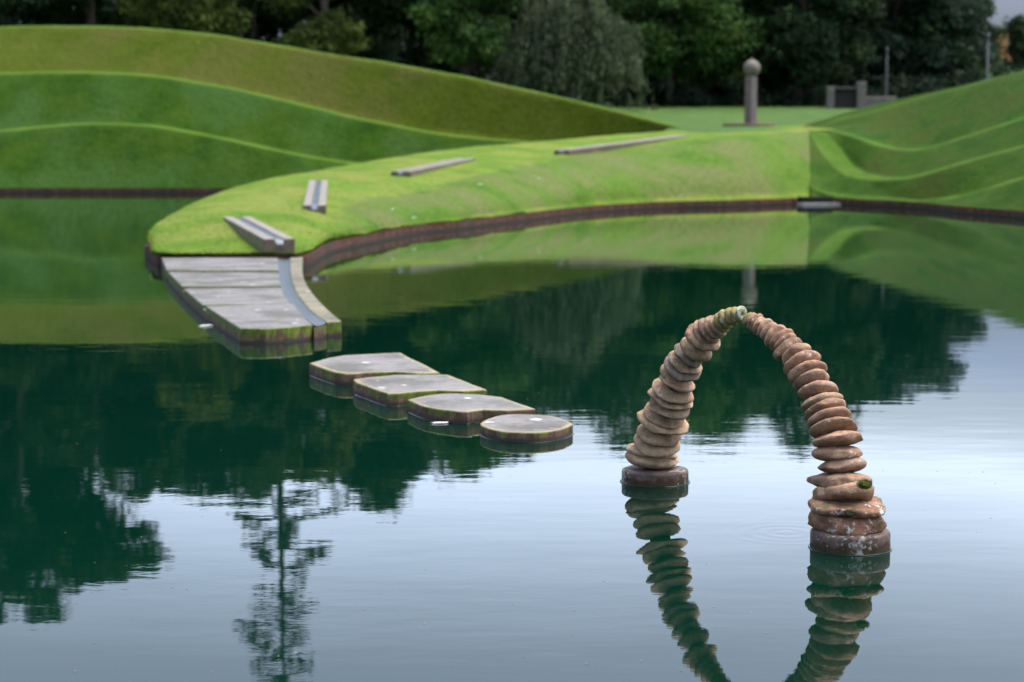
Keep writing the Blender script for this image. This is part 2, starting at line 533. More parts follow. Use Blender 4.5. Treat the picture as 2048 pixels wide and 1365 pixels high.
# ------------------------------------------------------------------ left terraced mound
cx = [-700, -400, -200, 0, 100, 205, 308, 436, 513, 615, 718, 820, 923, 1050, 1150, 1250, 1330, 1395]
l3 = [130, 84, 62, 53.5, 52, 52.5, 57, 70, 83, 100, 116, 133, 151, 179, 201, 225, 246, 263]
l2 = [190, 168, 154, 148.5, 146, 146.5, 153, 173, 189, 213, 238, 258, 274, 285, 296, 308, 314, 318]
l1 = [345, 315, 288, 265, 255, 250, 255, 277, 294, 315, 331, 346, 356, 362, 366, 369, 371, 372]
def lerp(a, b, t): return a + (b - a) * t
rows = {k: [] for k in range(9)}
for i, x in enumerate(cx):
    t = max(0, min(1, (x - 100) / 1295))
    bd = lerp(74.5, 73.5, t)
    base = PZ(x, 376.5, .2) if x < 520 else P(x, 280 + 1.8 * F / bd, bd)
    d1 = lerp(77.6, 74.6, t ** .8); d2 = lerp(81.4, 75.6, t); d3 = lerp(85.8, 76.5, t)
    rows[0].append(base)
    rows[1].append(P(x, l1[i], d1)); rows[2].append(P(x, l1[i] - 4.0, d1 + 1.0))
    rows[3].append(P(x, l2[i] + 1.5, d2)); rows[4].append(P(x, l2[i] - 2.5, d2 + 1.0))
    c = P(x, l3[i], d3 + 1.0)
    rows[5].append(P(x, l3[i] + 3.0, d3)); rows[6].append(c)
    rows[7].append(Vector((c.x, c.y + 5, max(1.8, c.z * .55 + .8)))); rows[8].append(Vector((c.x, c.y + 13, .8)))
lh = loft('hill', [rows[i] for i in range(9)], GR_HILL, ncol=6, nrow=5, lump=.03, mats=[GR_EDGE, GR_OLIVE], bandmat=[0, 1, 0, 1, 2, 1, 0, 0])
tag(lh, 'large grassy mound with three curved terraces behind the left pond', 'hill', kind='structure')

# ------------------------------------------------------------------ peninsula / causeway lawn
pen = [  # near edge (z .2), slope middle, slope crest, walkway, far crest, far foot
    ((302, 495), (300, 488, 33.6), (299, 484, 33.8), (298, 480, 34.0), (296, 475, 34.2), (299, 470, 34.6)),
    ((318, 508), (318, 488, 33.4), (318, 476, 34.2), (312, 463, 34.8), (304, 457, 35.3), (310, 454, 36.2)),
    ((420, 509), (415, 480, 33.4), (405, 455, 34.6), (385, 436, 36.2), (340, 430, 38), (345, 432, 39.5)),
    ((525, 509), (512, 478, 33.3), (500, 452, 34.7), (475, 425, 36.8), (400, 400, 42), (410, 405, 44)),
    ((609, 507), (600, 474, 33.8), (590, 444, 35.8), (560, 408, 39.6), (470, 375, 45), (485, 384, 47.5)),
    ((659, 484), (652, 462, 35.6), (645, 435, 38.0), (628, 396, 41.4), (550, 355, 48), (570, 366, 51)),
    ((740, 467), (735, 440, 39.4), (728, 398, 43.0), (705, 372, 45.6), (620, 345, 51), (650, 360, 54)),
    ((830, 450), (826, 425, 43.4), (820, 388, 46.2), (795, 352, 49.0), (710, 330, 55), (750, 352, 58)),
    ((930, 440), (930, 405, 46.2), (930, 358, 50.0), (905, 330, 54.0), (810, 314, 59), (860, 342, 62)),
    ((1050, 426), (1050, 388, 51.0), (1050, 331, 55.6), (1040, 316, 58.5), (930, 299, 63), (970, 335, 66.5)),
    ((1180, 412), (1180, 365, 56.0), (1180, 304, 60.6), (1170, 297, 63.2), (1080, 287.5, 67.3), (1120, 330, 70.5)),
    ((1323, 404), (1323, 350, 59.6), (1323, 287, 63.8), (1310, 278, 67.2), (1220, 277.5, 70.6), (1260, 325, 73)),
    ((1450, 401), (1450, 342, 61.2), (1450, 273.5, 65.4), (1440, 267, 70), (1370, 263, 74.4), (1400, 280, 79)),
    ((1560, 397.5), (1560, 335, 63.4), (1560, 266.5, 67.6), (1560, 261, 73), (1520, 256, 80), (1530, 258, 86)),
    ((1622, 395), (1620, 333, 65.3), (1618, 263.5, 69.3), (1622, 258, 74), (1625, 251, 82), (1626, 252, 88)),
]
prow = [[] for _ in range(7)]
for c in pen:
    n0 = PZ(*c[0], .2)
    prow[0].append(n0)
    n1 = n0.lerp(P(*c[1]), .14); n1.z = .2 + (n1.z - .2) * .3 + .01
    prow[1].append(n1)
    for k in range(1, 6):
        p = P(*c[k])
        if k == 5: p.z = min(p.z, .1) if c[0][0] < 1400 else p.z - .35
        prow[k + 1].append(p)
pl = loft('lawn', prow, GR_LAWN, ncol=8, nrow=6, smooth_rows=True, lump=.02)
kk = 6 * 6 + 1
um = []
for j in range(len(pl.data.vertices) // kk):
    cj = max(0, min(1, (j / 8 - 4.2) / 2.2))
    for i in range(kk):
        r_ = i / 6
        um.append(cj * max(0, min(1, (r_ - .9) / .5)) * max(0, min(1, (3.25 - r_) / .5)))
pl.data.attributes.new('unmown', 'FLOAT', 'POINT').data.foreach_set('value', um)
tag(pl, 'bright mown grass causeway curving out between two ponds', 'lawn', kind='structure')

# ------------------------------------------------------------------ right terraced mound
Nr = [(1622, 395), (1645, 395), (1680, 397), (1730, 400), (1790, 402.5), (1850, 406), (1920, 413), (2048, 423), (2250, 447), (2500, 480)]
Co = [(1621, 372, 63.4), (1640, 384, 63), (1680, 391, 62.3), (1730, 395.5, 61), (1790, 400, 60), (1850, 402, 58), (1920, 394, 56), (2048, 359, 53.5), (2250, 300, 50), (2500, 270, 46.5)]
Ci = [(1621, 369, 63.7), (1641, 381.5, 63.5), (1681, 388.5, 62.9), (1730, 393, 61.6), (1790, 397.5, 60.6), (1850, 399, 58.7), (1922, 390.5, 56.8), (2048, 355, 54.3), (2250, 296, 50.8), (2500, 266, 47.3)]
Ao = [(1618, 264, 69.3), (1638, 300, 67.6), (1664, 332, 66), (1697, 353, 64.3), (1750, 362, 62.6), (1820, 358, 60.8), (1900, 336, 59), (2048, 294, 57), (2250, 240, 53.5), (2500, 200, 50)]
Ai = [(1650, 262.5, 70), (1682, 298, 68.7), (1706, 328, 67.1), (1733, 345.5, 65.4), (1770, 353, 63.7), (1825, 351, 62), (1900, 331, 60), (2048, 288.5, 58), (2250, 235, 54.5), (2500, 195, 51)]
Bo = [(1655, 261.5, 70.6), (1690, 270, 69.4), (1720, 280, 68.2), (1755, 292, 67), (1795, 300, 65.8), (1840, 300, 64.5), (1910, 282, 63), (2048, 238, 60.5), (2250, 180, 57), (2500, 150, 53.5)]
Bi = [(1664, 259, 71.4), (1697, 266, 70.4), (1726, 275, 69.2), (1760, 287, 68), (1798, 295.5, 66.8), (1842, 296, 65.5), (1912, 278, 64), (2048, 234, 61.5), (2250, 176, 58), (2500, 147, 54.5)]
Do = [(1632, 257.2, 75.4), (1672, 243, 74.8), (1703, 235, 74.2), (1752, 222, 73.6), (1802, 208, 73), (1852, 195, 71.8), (1921, 177.5, 70), (2048, 144.5, 66.6), (2250, 104, 62.5), (2500, 82, 58.5)]
Di = [(1630, 256, 76.2), (1672, 240.5, 75.8), (1703, 232, 75.1), (1752, 219.5, 74.5), (1802, 206, 73.8), (1852, 193.5, 72.5), (1921, 176.5, 70.7), (2048, 143.6, 67.2), (2250, 103, 63.2), (2500, 81, 59.2)]
Cr = [(1606, 252.2, 79), (1665, 234, 77.4), (1700, 222, 76.4), (1750, 210, 75.4), (1800, 198.5, 74.6), (1850, 188, 73.2), (1920, 173, 71.2), (2048, 141, 67.9), (2250, 100, 64), (2500, 78, 60)]
rr = [[PZ(x, y, .2) for x, y in Nr]] + [[P(*q) for q in r] for r in (Co, Ci, Ao, Ai, Bo, Bi, Do, Di, Cr)]
rr.append([p + Vector((.3, 1.2, 0)) for p in rr[-1]])
rr.append([p + Vector((1.5, 12, -p.z + 1.8)) for p in rr[-2]])
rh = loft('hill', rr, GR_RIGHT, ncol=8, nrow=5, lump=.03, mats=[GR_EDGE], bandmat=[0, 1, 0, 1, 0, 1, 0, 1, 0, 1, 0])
# saddle of turf between the causeway top and the mound
A_ = catmull([P(*q) for q in ((1617, 263.8, 69.3), (1620, 260.2, 71.5), (1621, 257.4, 74), (1600, 253.2, 78.5))], 4)
B_ = catmull([P(*q) for q in ((1652, 262.3, 70), (1662, 260.4, 71.0), (1662, 258.6, 72.2), (1634, 256.6, 75.8))], 4)
bm = bmesh.new(); bm.from_mesh(pl.data)
va = [bm.verts.new(p + Vector((-.02, 0, .012))) for p in A_]; vb = [bm.verts.new(p + Vector((.05, 0, .012))) for p in B_]
for i in range(len(va) - 1):
    bm.faces.new((va[i], vb[i], vb[i + 1], va[i + 1])).smooth = True
bm.to_mesh(pl.data); bm.free()
rh.data.materials[1] = grass_mat('lit_mound_ledge_grass', (.048, .112, .009), (.066, .136, .012), (.088, .152, .018))  # lighter ledge turf, skylight on the flats put into the colour
tag(rh, 'grassy mound with sweeping curved terraces beside the right pond', 'hill', kind='structure')

# ------------------------------------------------------------------ low retaining walls
def ribbon_wall(name, pts, label, side, zt=.19, th=.22):
    pts = [Vector((p.x, p.y, 0)) for p in pts]
    outv, inv = [], []
    for i, p in enumerate(pts):
        a = pts[max(0, i - 1)]; b = pts[min(len(pts) - 1, i + 1)]
        t = (b - a).normalized(); nrm = Vector((t.y, -t.x, 0)) * side
        j = .012 * mnoise.noise(p * 1.7)
        outv.append(p + nrm * (.03 + j)); inv.append(p - nrm * (th - .03))
    V, Fc = [], []
    n = len(pts)
    zs = [-.8, -.02, .09, zt]
    for q in outv:
        for k, z in enumerate(zs):
            V.append(Vector((q.x, q.y, z)))
    for q in inv:
        V.append(Vector((q.x, q.y, zt)))
    for i in range(n - 1):
        for k in range(3):
            a = i * 4 + k; b = (i + 1) * 4 + k
            Fc.append((a, b, b + 1, a + 1))
        Fc.append((i * 4 + 3, (i + 1) * 4 + 3, n * 4 + i + 1, n * 4 + i))
    o = mesh_obj(name, V, Fc, WALL, smooth=False)
    fix_normals(o)
    return tag(o, label, 'wall')
ribbon_wall('retaining_wall', catmull(rows[0], 6), 'low dark wall along the foot of the left mound', 1)
tipw = catmull(list(reversed([p for p in prow[6]][1:4])) + [prow[5][0] + Vector((-.05, .1, 0)), prow[0][0], prow[0][1]], 6)
ribbon_wall('retaining_wall', tipw + catmull(prow[0][1:], 8)[1:], 'low reddish brown wall edging the curved grass causeway', 1)
ribbon_wall('retaining_wall', catmull(rr[0], 8), 'low dark brown wall along the foot of the right mound', 1)

# inlet: pale slab with a dark opening behind it
ia = PZ(1596, 405, .09); ib = PZ(1672, 404, .09)
t = (ib - ia).normalized(); nn = Vector((t.y, -t.x, 0))
it = empty('inlet', (ia + ib) / 2, 'pale stone slab in front of a dark water inlet below the right mound', 'inlet')
it.location.z = 0
def local(vs, o): return [v - Vector(o.location) for v in vs]
v, f = prism([ia + nn * 0.3, ib + nn * .3, ib - nn * .1, ia - nn * .1], -.3, .06)
o = mesh_obj('slab', local(v, it), f, simple('pale_slab', (.20, .195, .175), .6, .2, 4), it, False); bevel_mesh(o, .012)
a2 = PZ(1604, 397, .2); b2 = PZ(1664, 397, .2)
v, f = prism([a2 + nn * .06, b2 + nn * .06, b2 - nn * .3, a2 - nn * .3], .0635, .245)
o = mesh_obj('opening', local(v, it), f, DARKHOLE, it, False)

# ------------------------------------------------------------------ stone jetty with the last rill
ZT = .15
def pz_poly(pts, z): return [PZ(x, y, z) for x, y in pts]
cl = [(556, 512), (557, 535), (559, 560), (567, 585), (581, 606), (602, 628), (628, 650)]       # channel left border
cr = [(580, 512), (580, 533), (582, 556), (590, 580), (605, 603), (626, 626), (653, 645)]       # channel right border
ko = [(607, 507), (605, 524), (605, 545), (613, 569), (631, 594), (656, 620), (683, 643)]       # outer kerb
base0 = PZ(500, 600, 0)
jet = empty('stone_jetty', (base0.x, base0.y, 0), 'mossy stone jetty of four paving slabs with a curved water rill', 'jetty')
def sub(poly, a, b):  # part of polyline between photo y values
    return [p for p in poly if a < p[1] < b]
def on(poly, y):
    for (xa, ya), (xb, yb) in zip(poly, poly[1:]):
        if ya <= y <= yb: return xa + (xb - xa) * (y - ya) / (yb - ya)
    return poly[0][0] if y < poly[0][1] else poly[-1][0]
slabs = [
    ([(321, 510), (333, 541)], 510, 540.5),
    ([(336, 545), (364, 573)], 545.5, 572.5),
    ([(367, 577), (405, 609)], 577.5, 607.5),
    ([(411, 613), (480, 657), (530, 658), (575, 655), (625, 649.5)], 611, 648),
]
for k, (lf, y0, y1) in enumerate(slabs):
    r0 = (on(cl, y0), y0 - (0 if k < 2 else 3)); r1 = (on(cl, y1), y1)
    right = [r0] + sub(cl, y0 + 2, y1 - 2) + ([r1] if k < 3 else [])
    poly = lf + list(reversed(right))
    pts = pz_poly(poly, ZT)
    v, f = prism(pts, -.5 if k == 3 else -.5, ZT + .004 * math.sin(k * 2.3))
    o = mesh_obj('slab', local(v, jet), f, SLAB, jet, False)
    bevel_mesh(o, .015)
# core under the slabs
core = [(322, 514), (337, 545), (369, 578), (414, 616), (482, 655), (530, 656), (574, 653), (622, 647)] + list(reversed([(x - 1, y) for x, y in cl[:-1]]))
v, f = prism(pz_poly(core, ZT), -.5, ZT - .05)
o = mesh_obj('core', local(v, jet), f, SLAB, jet, False); fix_normals(o)
# channel bed: a sunk V groove
LV, LF = [], []
ca = catmull([PZ(x, y, ZT) for x, y in cl], 5); cb = catmull([PZ(x, y, ZT) for x, y in cr], 5)
for a, b in zip(ca, cb):
    m_ = (a + b) / 2
    for q, dz in ((a, -.004), (a.lerp(b, .25), -.018), (m_, -.024), (a.lerp(b, .75), -.018), (b, -.004)):
        LV.append(Vector((q.x, q.y, ZT + dz)))
for i in range(len(ca) - 1):
    for k in range(4): LF.append((i * 5 + k, (i + 1) * 5 + k, (i + 1) * 5 + k + 1, i * 5 + k + 1))
o = mesh_obj('channel', local(LV, jet), LF, RILL, jet); fix_normals(o)
o = mesh_obj('channel_bed', *(lambda vf: (local(vf[0], jet), vf[1]))(prism(ca + list(reversed(cb)), -.5, ZT - .03)), SLAB, jet, False); fix_normals(o)
# kerb
kb = catmull([PZ(x, y, ZT) for x, y in ko], 5)
v, f = prism(cb + list(reversed(kb)), -.5, ZT + .004)
o = mesh_obj('kerb', local(v, jet), f, slab_mat('tan_kerb_stone', (.15, .130, .080), (.215, .190, .120), (.25, .225, .15), .5), jet, False); bevel_mesh(o, .015)

# ------------------------------------------------------------------ stone troughs stepping down the lawn
from mathutils.bvhtree import BVHTree
_bv = BVHTree.FromPolygons([v.co.copy() for v in pl.data.vertices], [tuple(p.vertices) for p in pl.data.polygons])
def seat(x, y, d0, e):
    """point seen at x, y that stands e above the lawn, near the distance d0"""
    best = None
    for k in range(-50, 90):
        d = d0 + k * .08
        p = P(x, y, d)
        h = _bv.ray_cast(Vector((p.x, p.y, 20)), Vector((0, 0, -1)))
        if h[0] is None: continue
        er = abs(p.z - h[0].z - e)
        if best is None or er < best[0]: best = (er, p)
    return best[1]
def trough(front, back, wd, hgt, label, flare=0):
    a = seat(*front); b = seat(*back)
    t = (a - b); t.z = 0; t.normalize()
    s = Vector((-t.y, t.x, 0))
    r = empty('stone_trough', (a.x, a.y, a.z - hgt), label, 'water trough', 'stone rill troughs stepping down the lawn')
    w2 = wd / 2
    sec = [(-w2, 0), (-w2 * .30, 0), (-w2 * .26, -.03), (0, -.10), (w2 * .26, -.03), (w2 * .30, 0), (w2, 0), (w2, -hgt), (-w2, -hgt)]
    nseg = 10
    V, Fc = [], []
    for i in range(nseg + 1):
        p = b.lerp(a, i / nseg)
        for x, z in sec:
            V.append(p + s * x + Vector((0, 0, z)))
    n = len(sec)
    for i in range(nseg):
        for k in range(n):
            k2 = (k + 1) % n
            Fc.append((i * n + k, i * n + k2, (i + 1) * n + k2, (i + 1) * n + k))
    Fc.append(tuple(range(n)))
    Fc.append(tuple(range(nseg * n + n - 1, nseg * n - 1, -1)))
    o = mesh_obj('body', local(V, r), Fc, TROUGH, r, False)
    fix_normals(o); bevel_mesh(o, .012, 2, 50)
    q = []
    V = []
    for i in range(nseg + 1):
        p = b.lerp(a, i / nseg)
        V += [p - s * w2 * .25 + Vector((0, 0, -.026)), p + s * w2 * .25 + Vector((0, 0, -.026))]
    # spout lip of water running over the front end
    V += [a + t * .03 - s * w2 * .22 + Vector((0, 0, -.10)), a + t * .03 + s * w2 * .22 + Vector((0, 0, -.10))]
    Fc = [(2 * i, 2 * i + 1, 2 * i + 3, 2 * i + 2) for i in range(nseg + 1)]
    o = mesh_obj('rill_water', local(V, r), Fc, RILL, r)
    return r
trough((559, 478, 32.4, .24), (474, 433.5, 36.3, .02), .50, .45, 'stone trough nearest the jetty, ending above its paving')
trough((629, 411, 38.6, .12), (637, 360.5, 45.0, .03), .44, .40, 'short stone trough pointing straight down the lawn, second above the jetty')
trough((801, 343, 48.4, .12), (934, 316.5, 55.5, .05), .48, .40, 'slanting stone trough at the middle of the grass causeway, third above the jetty')
trough((1123, 300.5, 58.4, .13), (1366, 271, 69, .05), .50, .40, 'long thin stone trough highest on the grass causeway')

# ------------------------------------------------------------------ stepping stones
STEPS = [
    (.105, [(619, 726.6), (642.5, 720), (658.6, 715.6), (690.8, 710.5), (734.8, 708.3), (768.5, 706.8), (802, 705.4), (819.7, 715.6), (849, 728.8), (880.5, 745.7), (834.4, 746.4), (790, 743.5), (746.5, 744.2), (707, 747), (690, 747), (670, 744.5), (657, 740.5), (633.7, 732.5)],
     'stepping stone nearest the jetty, with a green mossy front edge', [(672, 750, .03)]),
    (.102, [(706.2, 758.8), (731.8, 755.2), (758, 753), (790.4, 749.6), (825, 749.7), (858, 749.6), (896.4, 749.4), (920.6, 758.8), (948.8, 769.7), (973.8, 779), (925.3, 782.2), (873.8, 780.6), (842.5, 782.2), (811, 785), (795.6, 786.9), (775.8, 787.2), (758, 781.6), (731.8, 772), (711.3, 764.7)],
     'stepping stone splashed with white bird droppings, second from the jetty', []),
    (.092, [(815, 799.4), (834.7, 794.7), (855, 790.8), (881.6, 787.7), (912.8, 786.9), (959.7, 789.2), (1005, 794.4), (1030, 804), (1072, 818), (1014.4, 821), (967.5, 819.5), (948, 821.5), (935, 824), (915, 823), (895.6, 820.5), (873.8, 818), (850.3, 813.4), (830, 806.4)],
     'stepping stone with a white feather beside it, third from the jetty', []),
    (.072, [(960.4, 846.5), (972, 839), (991.6, 833), (1013, 829.3), (1042, 828.5), (1085, 830.4), (1111.9, 834), (1130, 840), (1146, 847.6), (1133, 855), (1112, 861), (1079.6, 864.8), (1047, 865.3), (1009.8, 863.7), (983, 858.9), (963.6, 852)],
     'rounded oval stepping stone at the near end of the row', []),
]
outlines = []
for z, poly, lab, _ in STEPS:
    pts = pz_poly(poly, z)
    c = sum(pts, Vector()) / len(pts)
    if lab.startswith('rounded'):
        cp = catmull(pts + [pts[0]], 1)
        n_ = len(pts)
        sm = []
        for i in range(n_):
            p0, p1, p2, p3 = pts[i - 1], pts[i], pts[(i + 1) % n_], pts[(i + 2) % n_]
            for k in range(3):
                t = k / 3
                sm.append(.5 * (2 * p1 + (p2 - p0) * t + (2 * p0 - 5 * p1 + 4 * p2 - p3) * t * t + (3 * p1 - p0 - 3 * p2 + p3) * t ** 3))
        pts = sm
    # rough outline between the corners
    fine = []
    n = len(pts)
    for i in range(n):
        a, b = pts[i], pts[(i + 1) % n]
        for k in range(4):
            q = a.lerp(b, k / 4)
            q = q + (q - c).normalized() * .006 * mnoise.noise(q * 9)
            fine.append(q)
    c.z = 0
    out = [q - c for q in fine]
    m_ = len(out)
    rings = [(1.0, -.4, 1), (1.0, z - .012, 1), (.992, z - .004, 1), (.975, z, 1), (.84, z + .001, .25), (.7, z + .001, 0)]
    V, Fc, rimv = [], [], []
    for sc_, zz_, rv_ in rings:
        for q in out:
            V.append(Vector((q.x * sc_, q.y * sc_, zz_))); rimv.append(rv_)
    for k in range(len(rings) - 1):
        for i in range(m_):
            j = (i + 1) % m_
            Fc.append((k * m_ + i, k * m_ + j, (k + 1) * m_ + j, (k + 1) * m_ + i))
    Fc.append(tuple(range((len(rings) - 1) * m_, len(rings) * m_)))
    o = mesh_obj('stepping_stone', V, Fc, STEP, None, False, c)
    fix_normals(o)
    o.data.attributes.new('rim', 'FLOAT', 'POINT').data.foreach_set('value', rimv)
    outlines.append([Vector((q.x + c.x, q.y + c.y, 0)) for q in out])
    # slight roll of the top
    tag(o, lab, 'stepping stone', 'flat stepping stones in the pond')

def feather(px, py, L, ang, label, z=.004, fork=True):
    p = PZ(px, py, z)
    V, Fc = [], []
    n = 10
    for i in range(n + 1):
        s = i / n
        wv = .16 * math.sin(math.pi * min(1, s * 1.05)) ** .7 + .02
        cx_ = s - .5; bend = .12 * (s - .5) ** 2
        V += [Vector((cx_, bend - wv, .03 * math.sin(s * 3))), Vector((cx_, bend, .045 + .03 * math.sin(s * 3))), Vector((cx_, bend + wv, .03 * math.sin(s * 3)))]
    for i in range(n):
        for k in range(2):
            Fc.append((i * 3 + k, (i + 1) * 3 + k, (i + 1) * 3 + k + 1, i * 3 + k + 1))
    R = Matrix.Rotation(ang, 3, 'Z')
    V = [R @ (q * L) for q in V]
    parts = [(V, Fc)]
    if fork:
        V2 = [R @ (Matrix.Rotation(.9, 3, 'Z') @ (q * L * .55) + Vector((L * .45, L * .22, .002))) for q in [x / L for x in [R.inverted() @ w_ for w_ in V]]]
        parts.append((V2, Fc))
    sv, sf = tube([R @ (Vector((-.62, 0, .04)) * L), R @ (Vector((.5, .02, .05)) * L)], [.012 * L, .006 * L], 6)
    parts.append((sv, sf))
    v, f = join(parts)
    o = mesh_obj('feather', v, f, FEATHER, None, True, p)
    return tag(o, label, 'feather')
feather(880, 846.5, .115, .1, 'forked white feather floating beside the third stepping stone')
feather(413, 652, .16, .5, 'white feather on the water below the jetty side', fork=False)

for px_, py_, d_, a_ in ((960, 369, 48, .4), (786, 419, 43, 1.2), (1078, 357, 54, 2.0), (1362, 392, 59, .2), (828, 436, 43, .9)):
    p_ = seat(px_, py_, d_, .03)
    f_ = feather(px_, py_, .13, a_, 'small white feather lying on the grass slope of the causeway', fork=False)
    f_.location = p_
    f_['group'] = 'white feathers on the grass slope'

# short blades standing on the nearest turf and hanging over the wall
pv = [v.co.copy() for v in pl.data.vertices]
gb = []
nj = len(pv) // kk
for _ in range(9000):
    j = rng.integers(0, 72); fj = rng.uniform(); edge = rng.uniform() < .70
    i = 0 if edge else int(rng.integers(0, 30)); fi = rng.uniform(0, .5) if edge else rng.uniform()
    a_ = pv[j * kk + i].lerp(pv[(j + 1) * kk + i], fj); b_ = pv[j * kk + i + 1].lerp(pv[(j + 1) * kk + i + 1], fj)
    p = a_.lerp(b_, fi)
    an_ = rng.uniform(0, 6.28); hh = rng.uniform(.03, .07) if edge else rng.uniform(.012, .03)
    d = Vector((math.cos(an_), math.sin(an_), 0))
    out_ = Vector((0, 0, 0)) if not edge else (a_ - b_).normalized() * .05
    tip = p + Vector((0, 0, hh)) + d * .03 + out_ - (Vector((0, 0, hh * rng.uniform(.2, 1.3))) if edge else Vector())
    s_ = Vector((-d.y, d.x, 0)) * .008
    gb.append([p - s_ - Vector((0, 0, .01)), p + s_ - Vector((0, 0, .01)), tip + s_ * .3, tip - s_ * .3])
gr_ = quads_obj('grass', np.array([[tuple(q) for q in k] for k in gb]), grass_mat('grass_blades', (.10, .18, .022), (.14, .215, .034), (.19, .25, .05)))
tag(gr_, 'short grass blades fringing the tip of the causeway lawn', 'grass', kind='stuff')
fl = []
for _ in range(90):
    px_, py_ = rng.uniform(20, 2030), rng.uniform(760, 1350)
    p = PZ(px_, py_, .002)
    an_ = rng.uniform(0, 6.28); L_2 = rng.uniform(.003, .009)
    u_ = Vector((math.cos(an_), math.sin(an_), 0)) * L_2; w_ = Vector((-u_.y, u_.x, 0)) * .5
    fl.append([p - u_, p + w_, p + u_ + Vector((0, 0, .002)), p - w_])
fo = quads_obj('floating_specks', np.array([[tuple(q) for q in k] for k in fl]), simple('bud_scale', (.16, .14, .09), .7))
tag(fo, 'tiny leaf and seed specks afloat on the pond', 'debris', kind='stuff')

# ------------------------------------------------------------------ balanced stone arch
ax = BR - BL; ax.z = 0; ax.normalize()
an = Vector((ax.y, -ax.x, 0))
def on_arch(x, y):
    r = ray(x, y)
    return CAM + r * ((BL - CAM).dot(an) / r.dot(an))
LEFT = [  # end, end, thickness in photo px ; material
    (1250, 910, 1361, 925, 35, TAN), (1252, 895, 1354, 912.5, 22, TAN), (1268, 878, 1363.5, 893, 22, TAN), (1272, 860, 1366, 879, 27, TAN),
    (1274.5, 827, 1377, 858, 17, TAN), (1285, 818, 1373.5, 841, 18, TAN), (1296, 803, 1382, 824, 20, TAN), (1294.7, 781, 1386.6, 810.5, 17, TAN),
    (1306.6, 764, 1387.5, 796.5, 19, TAN), (1320.6, 750, 1389.7, 778.5, 18, PINK), (1322.5, 732, 1384, 768, 13, TAN), (1327.4, 721, 1403, 753, 16, GREYST),
    (1337.5, 709, 1403, 741.5, 15, TAN), (1349, 693, 1407, 728, 16, GREYST), (1361, 681, 1424, 713, 19, TAN), (1373, 656, 1440, 696, 27, PINK),
    (1391, 643, 1429, 694, 13, PINK), (1401.5, 637, 1437, 686, 13, PINK), (1413.5, 633, 1443.5, 678, 12, PINK), (1424, 632, 1449.5, 672, 11, TAN),
    (1432, 627, 1456.5, 664, 11, ALGAE), (1441, 621, 1463.5, 658, 11, ALGAE), (1454, 617, 1473, 650.5, 12, ALGAE), (1466, 615, 1481.5, 647.5, 11, ALGAE),
]
RIGHT = [
    (1628.7, 1040, 1770, 1046, 48, ROUGHST), (1618, 1008, 1772, 1014, 29, ROUGHST), (1622.7, 992, 1752, 985, 37, PINK), (1622, 960, 1743, 966, 37, PINK),
    (1633.6, 936.5, 1731.5, 927, 28, PINK), (1624, 908, 1726.6, 908, 30, PINK), (1626, 886, 1727.6, 872.5, 25, PINK), (1618, 868, 1713, 848, 24, PINK),
    (1615.5, 851, 1702.5, 824, 21, PINK), (1608.5, 838, 1692.4, 808, 17, PINK), (1600, 815, 1684.5, 796, 22, TAN), (1597, 787, 1676.6, 776.5, 21, PINK),
    (1588.6, 774, 1660.3, 753.5, 18, PINK), (1577.7, 761, 1653.4, 731, 17, PINK), (1569, 746, 1640, 711, 22, PINK), (1564, 728, 1623, 694, 21, PINK),
    (1551, 719, 1602, 679, 16, PINK), (1549.2, 703, 1592, 670, 11, PINK), (1541.5, 699, 1584.5, 662, 16, PINK), (1532.5, 694, 1568.5, 652, 16, PINK),
    (1524.5, 678, 1552.5, 648, 10, PINK), (1518, 675, 1543, 639.5, 14, TAN), (1511, 670, 1528, 635.5, 10, PINK), (1505.5, 664, 1520, 628, 9, PINK),
    (1500.5, 660, 1511, 625.5, 9, PINK), (1491.5, 654, 1503, 625, 13, ALGAE),
]
arch = empty('stone_arch', ((BL + BR) / 2), 'arch of balanced flat sandstone pebbles standing on two round plinths in the pond', 'sculpture')
arch.location.z = 0

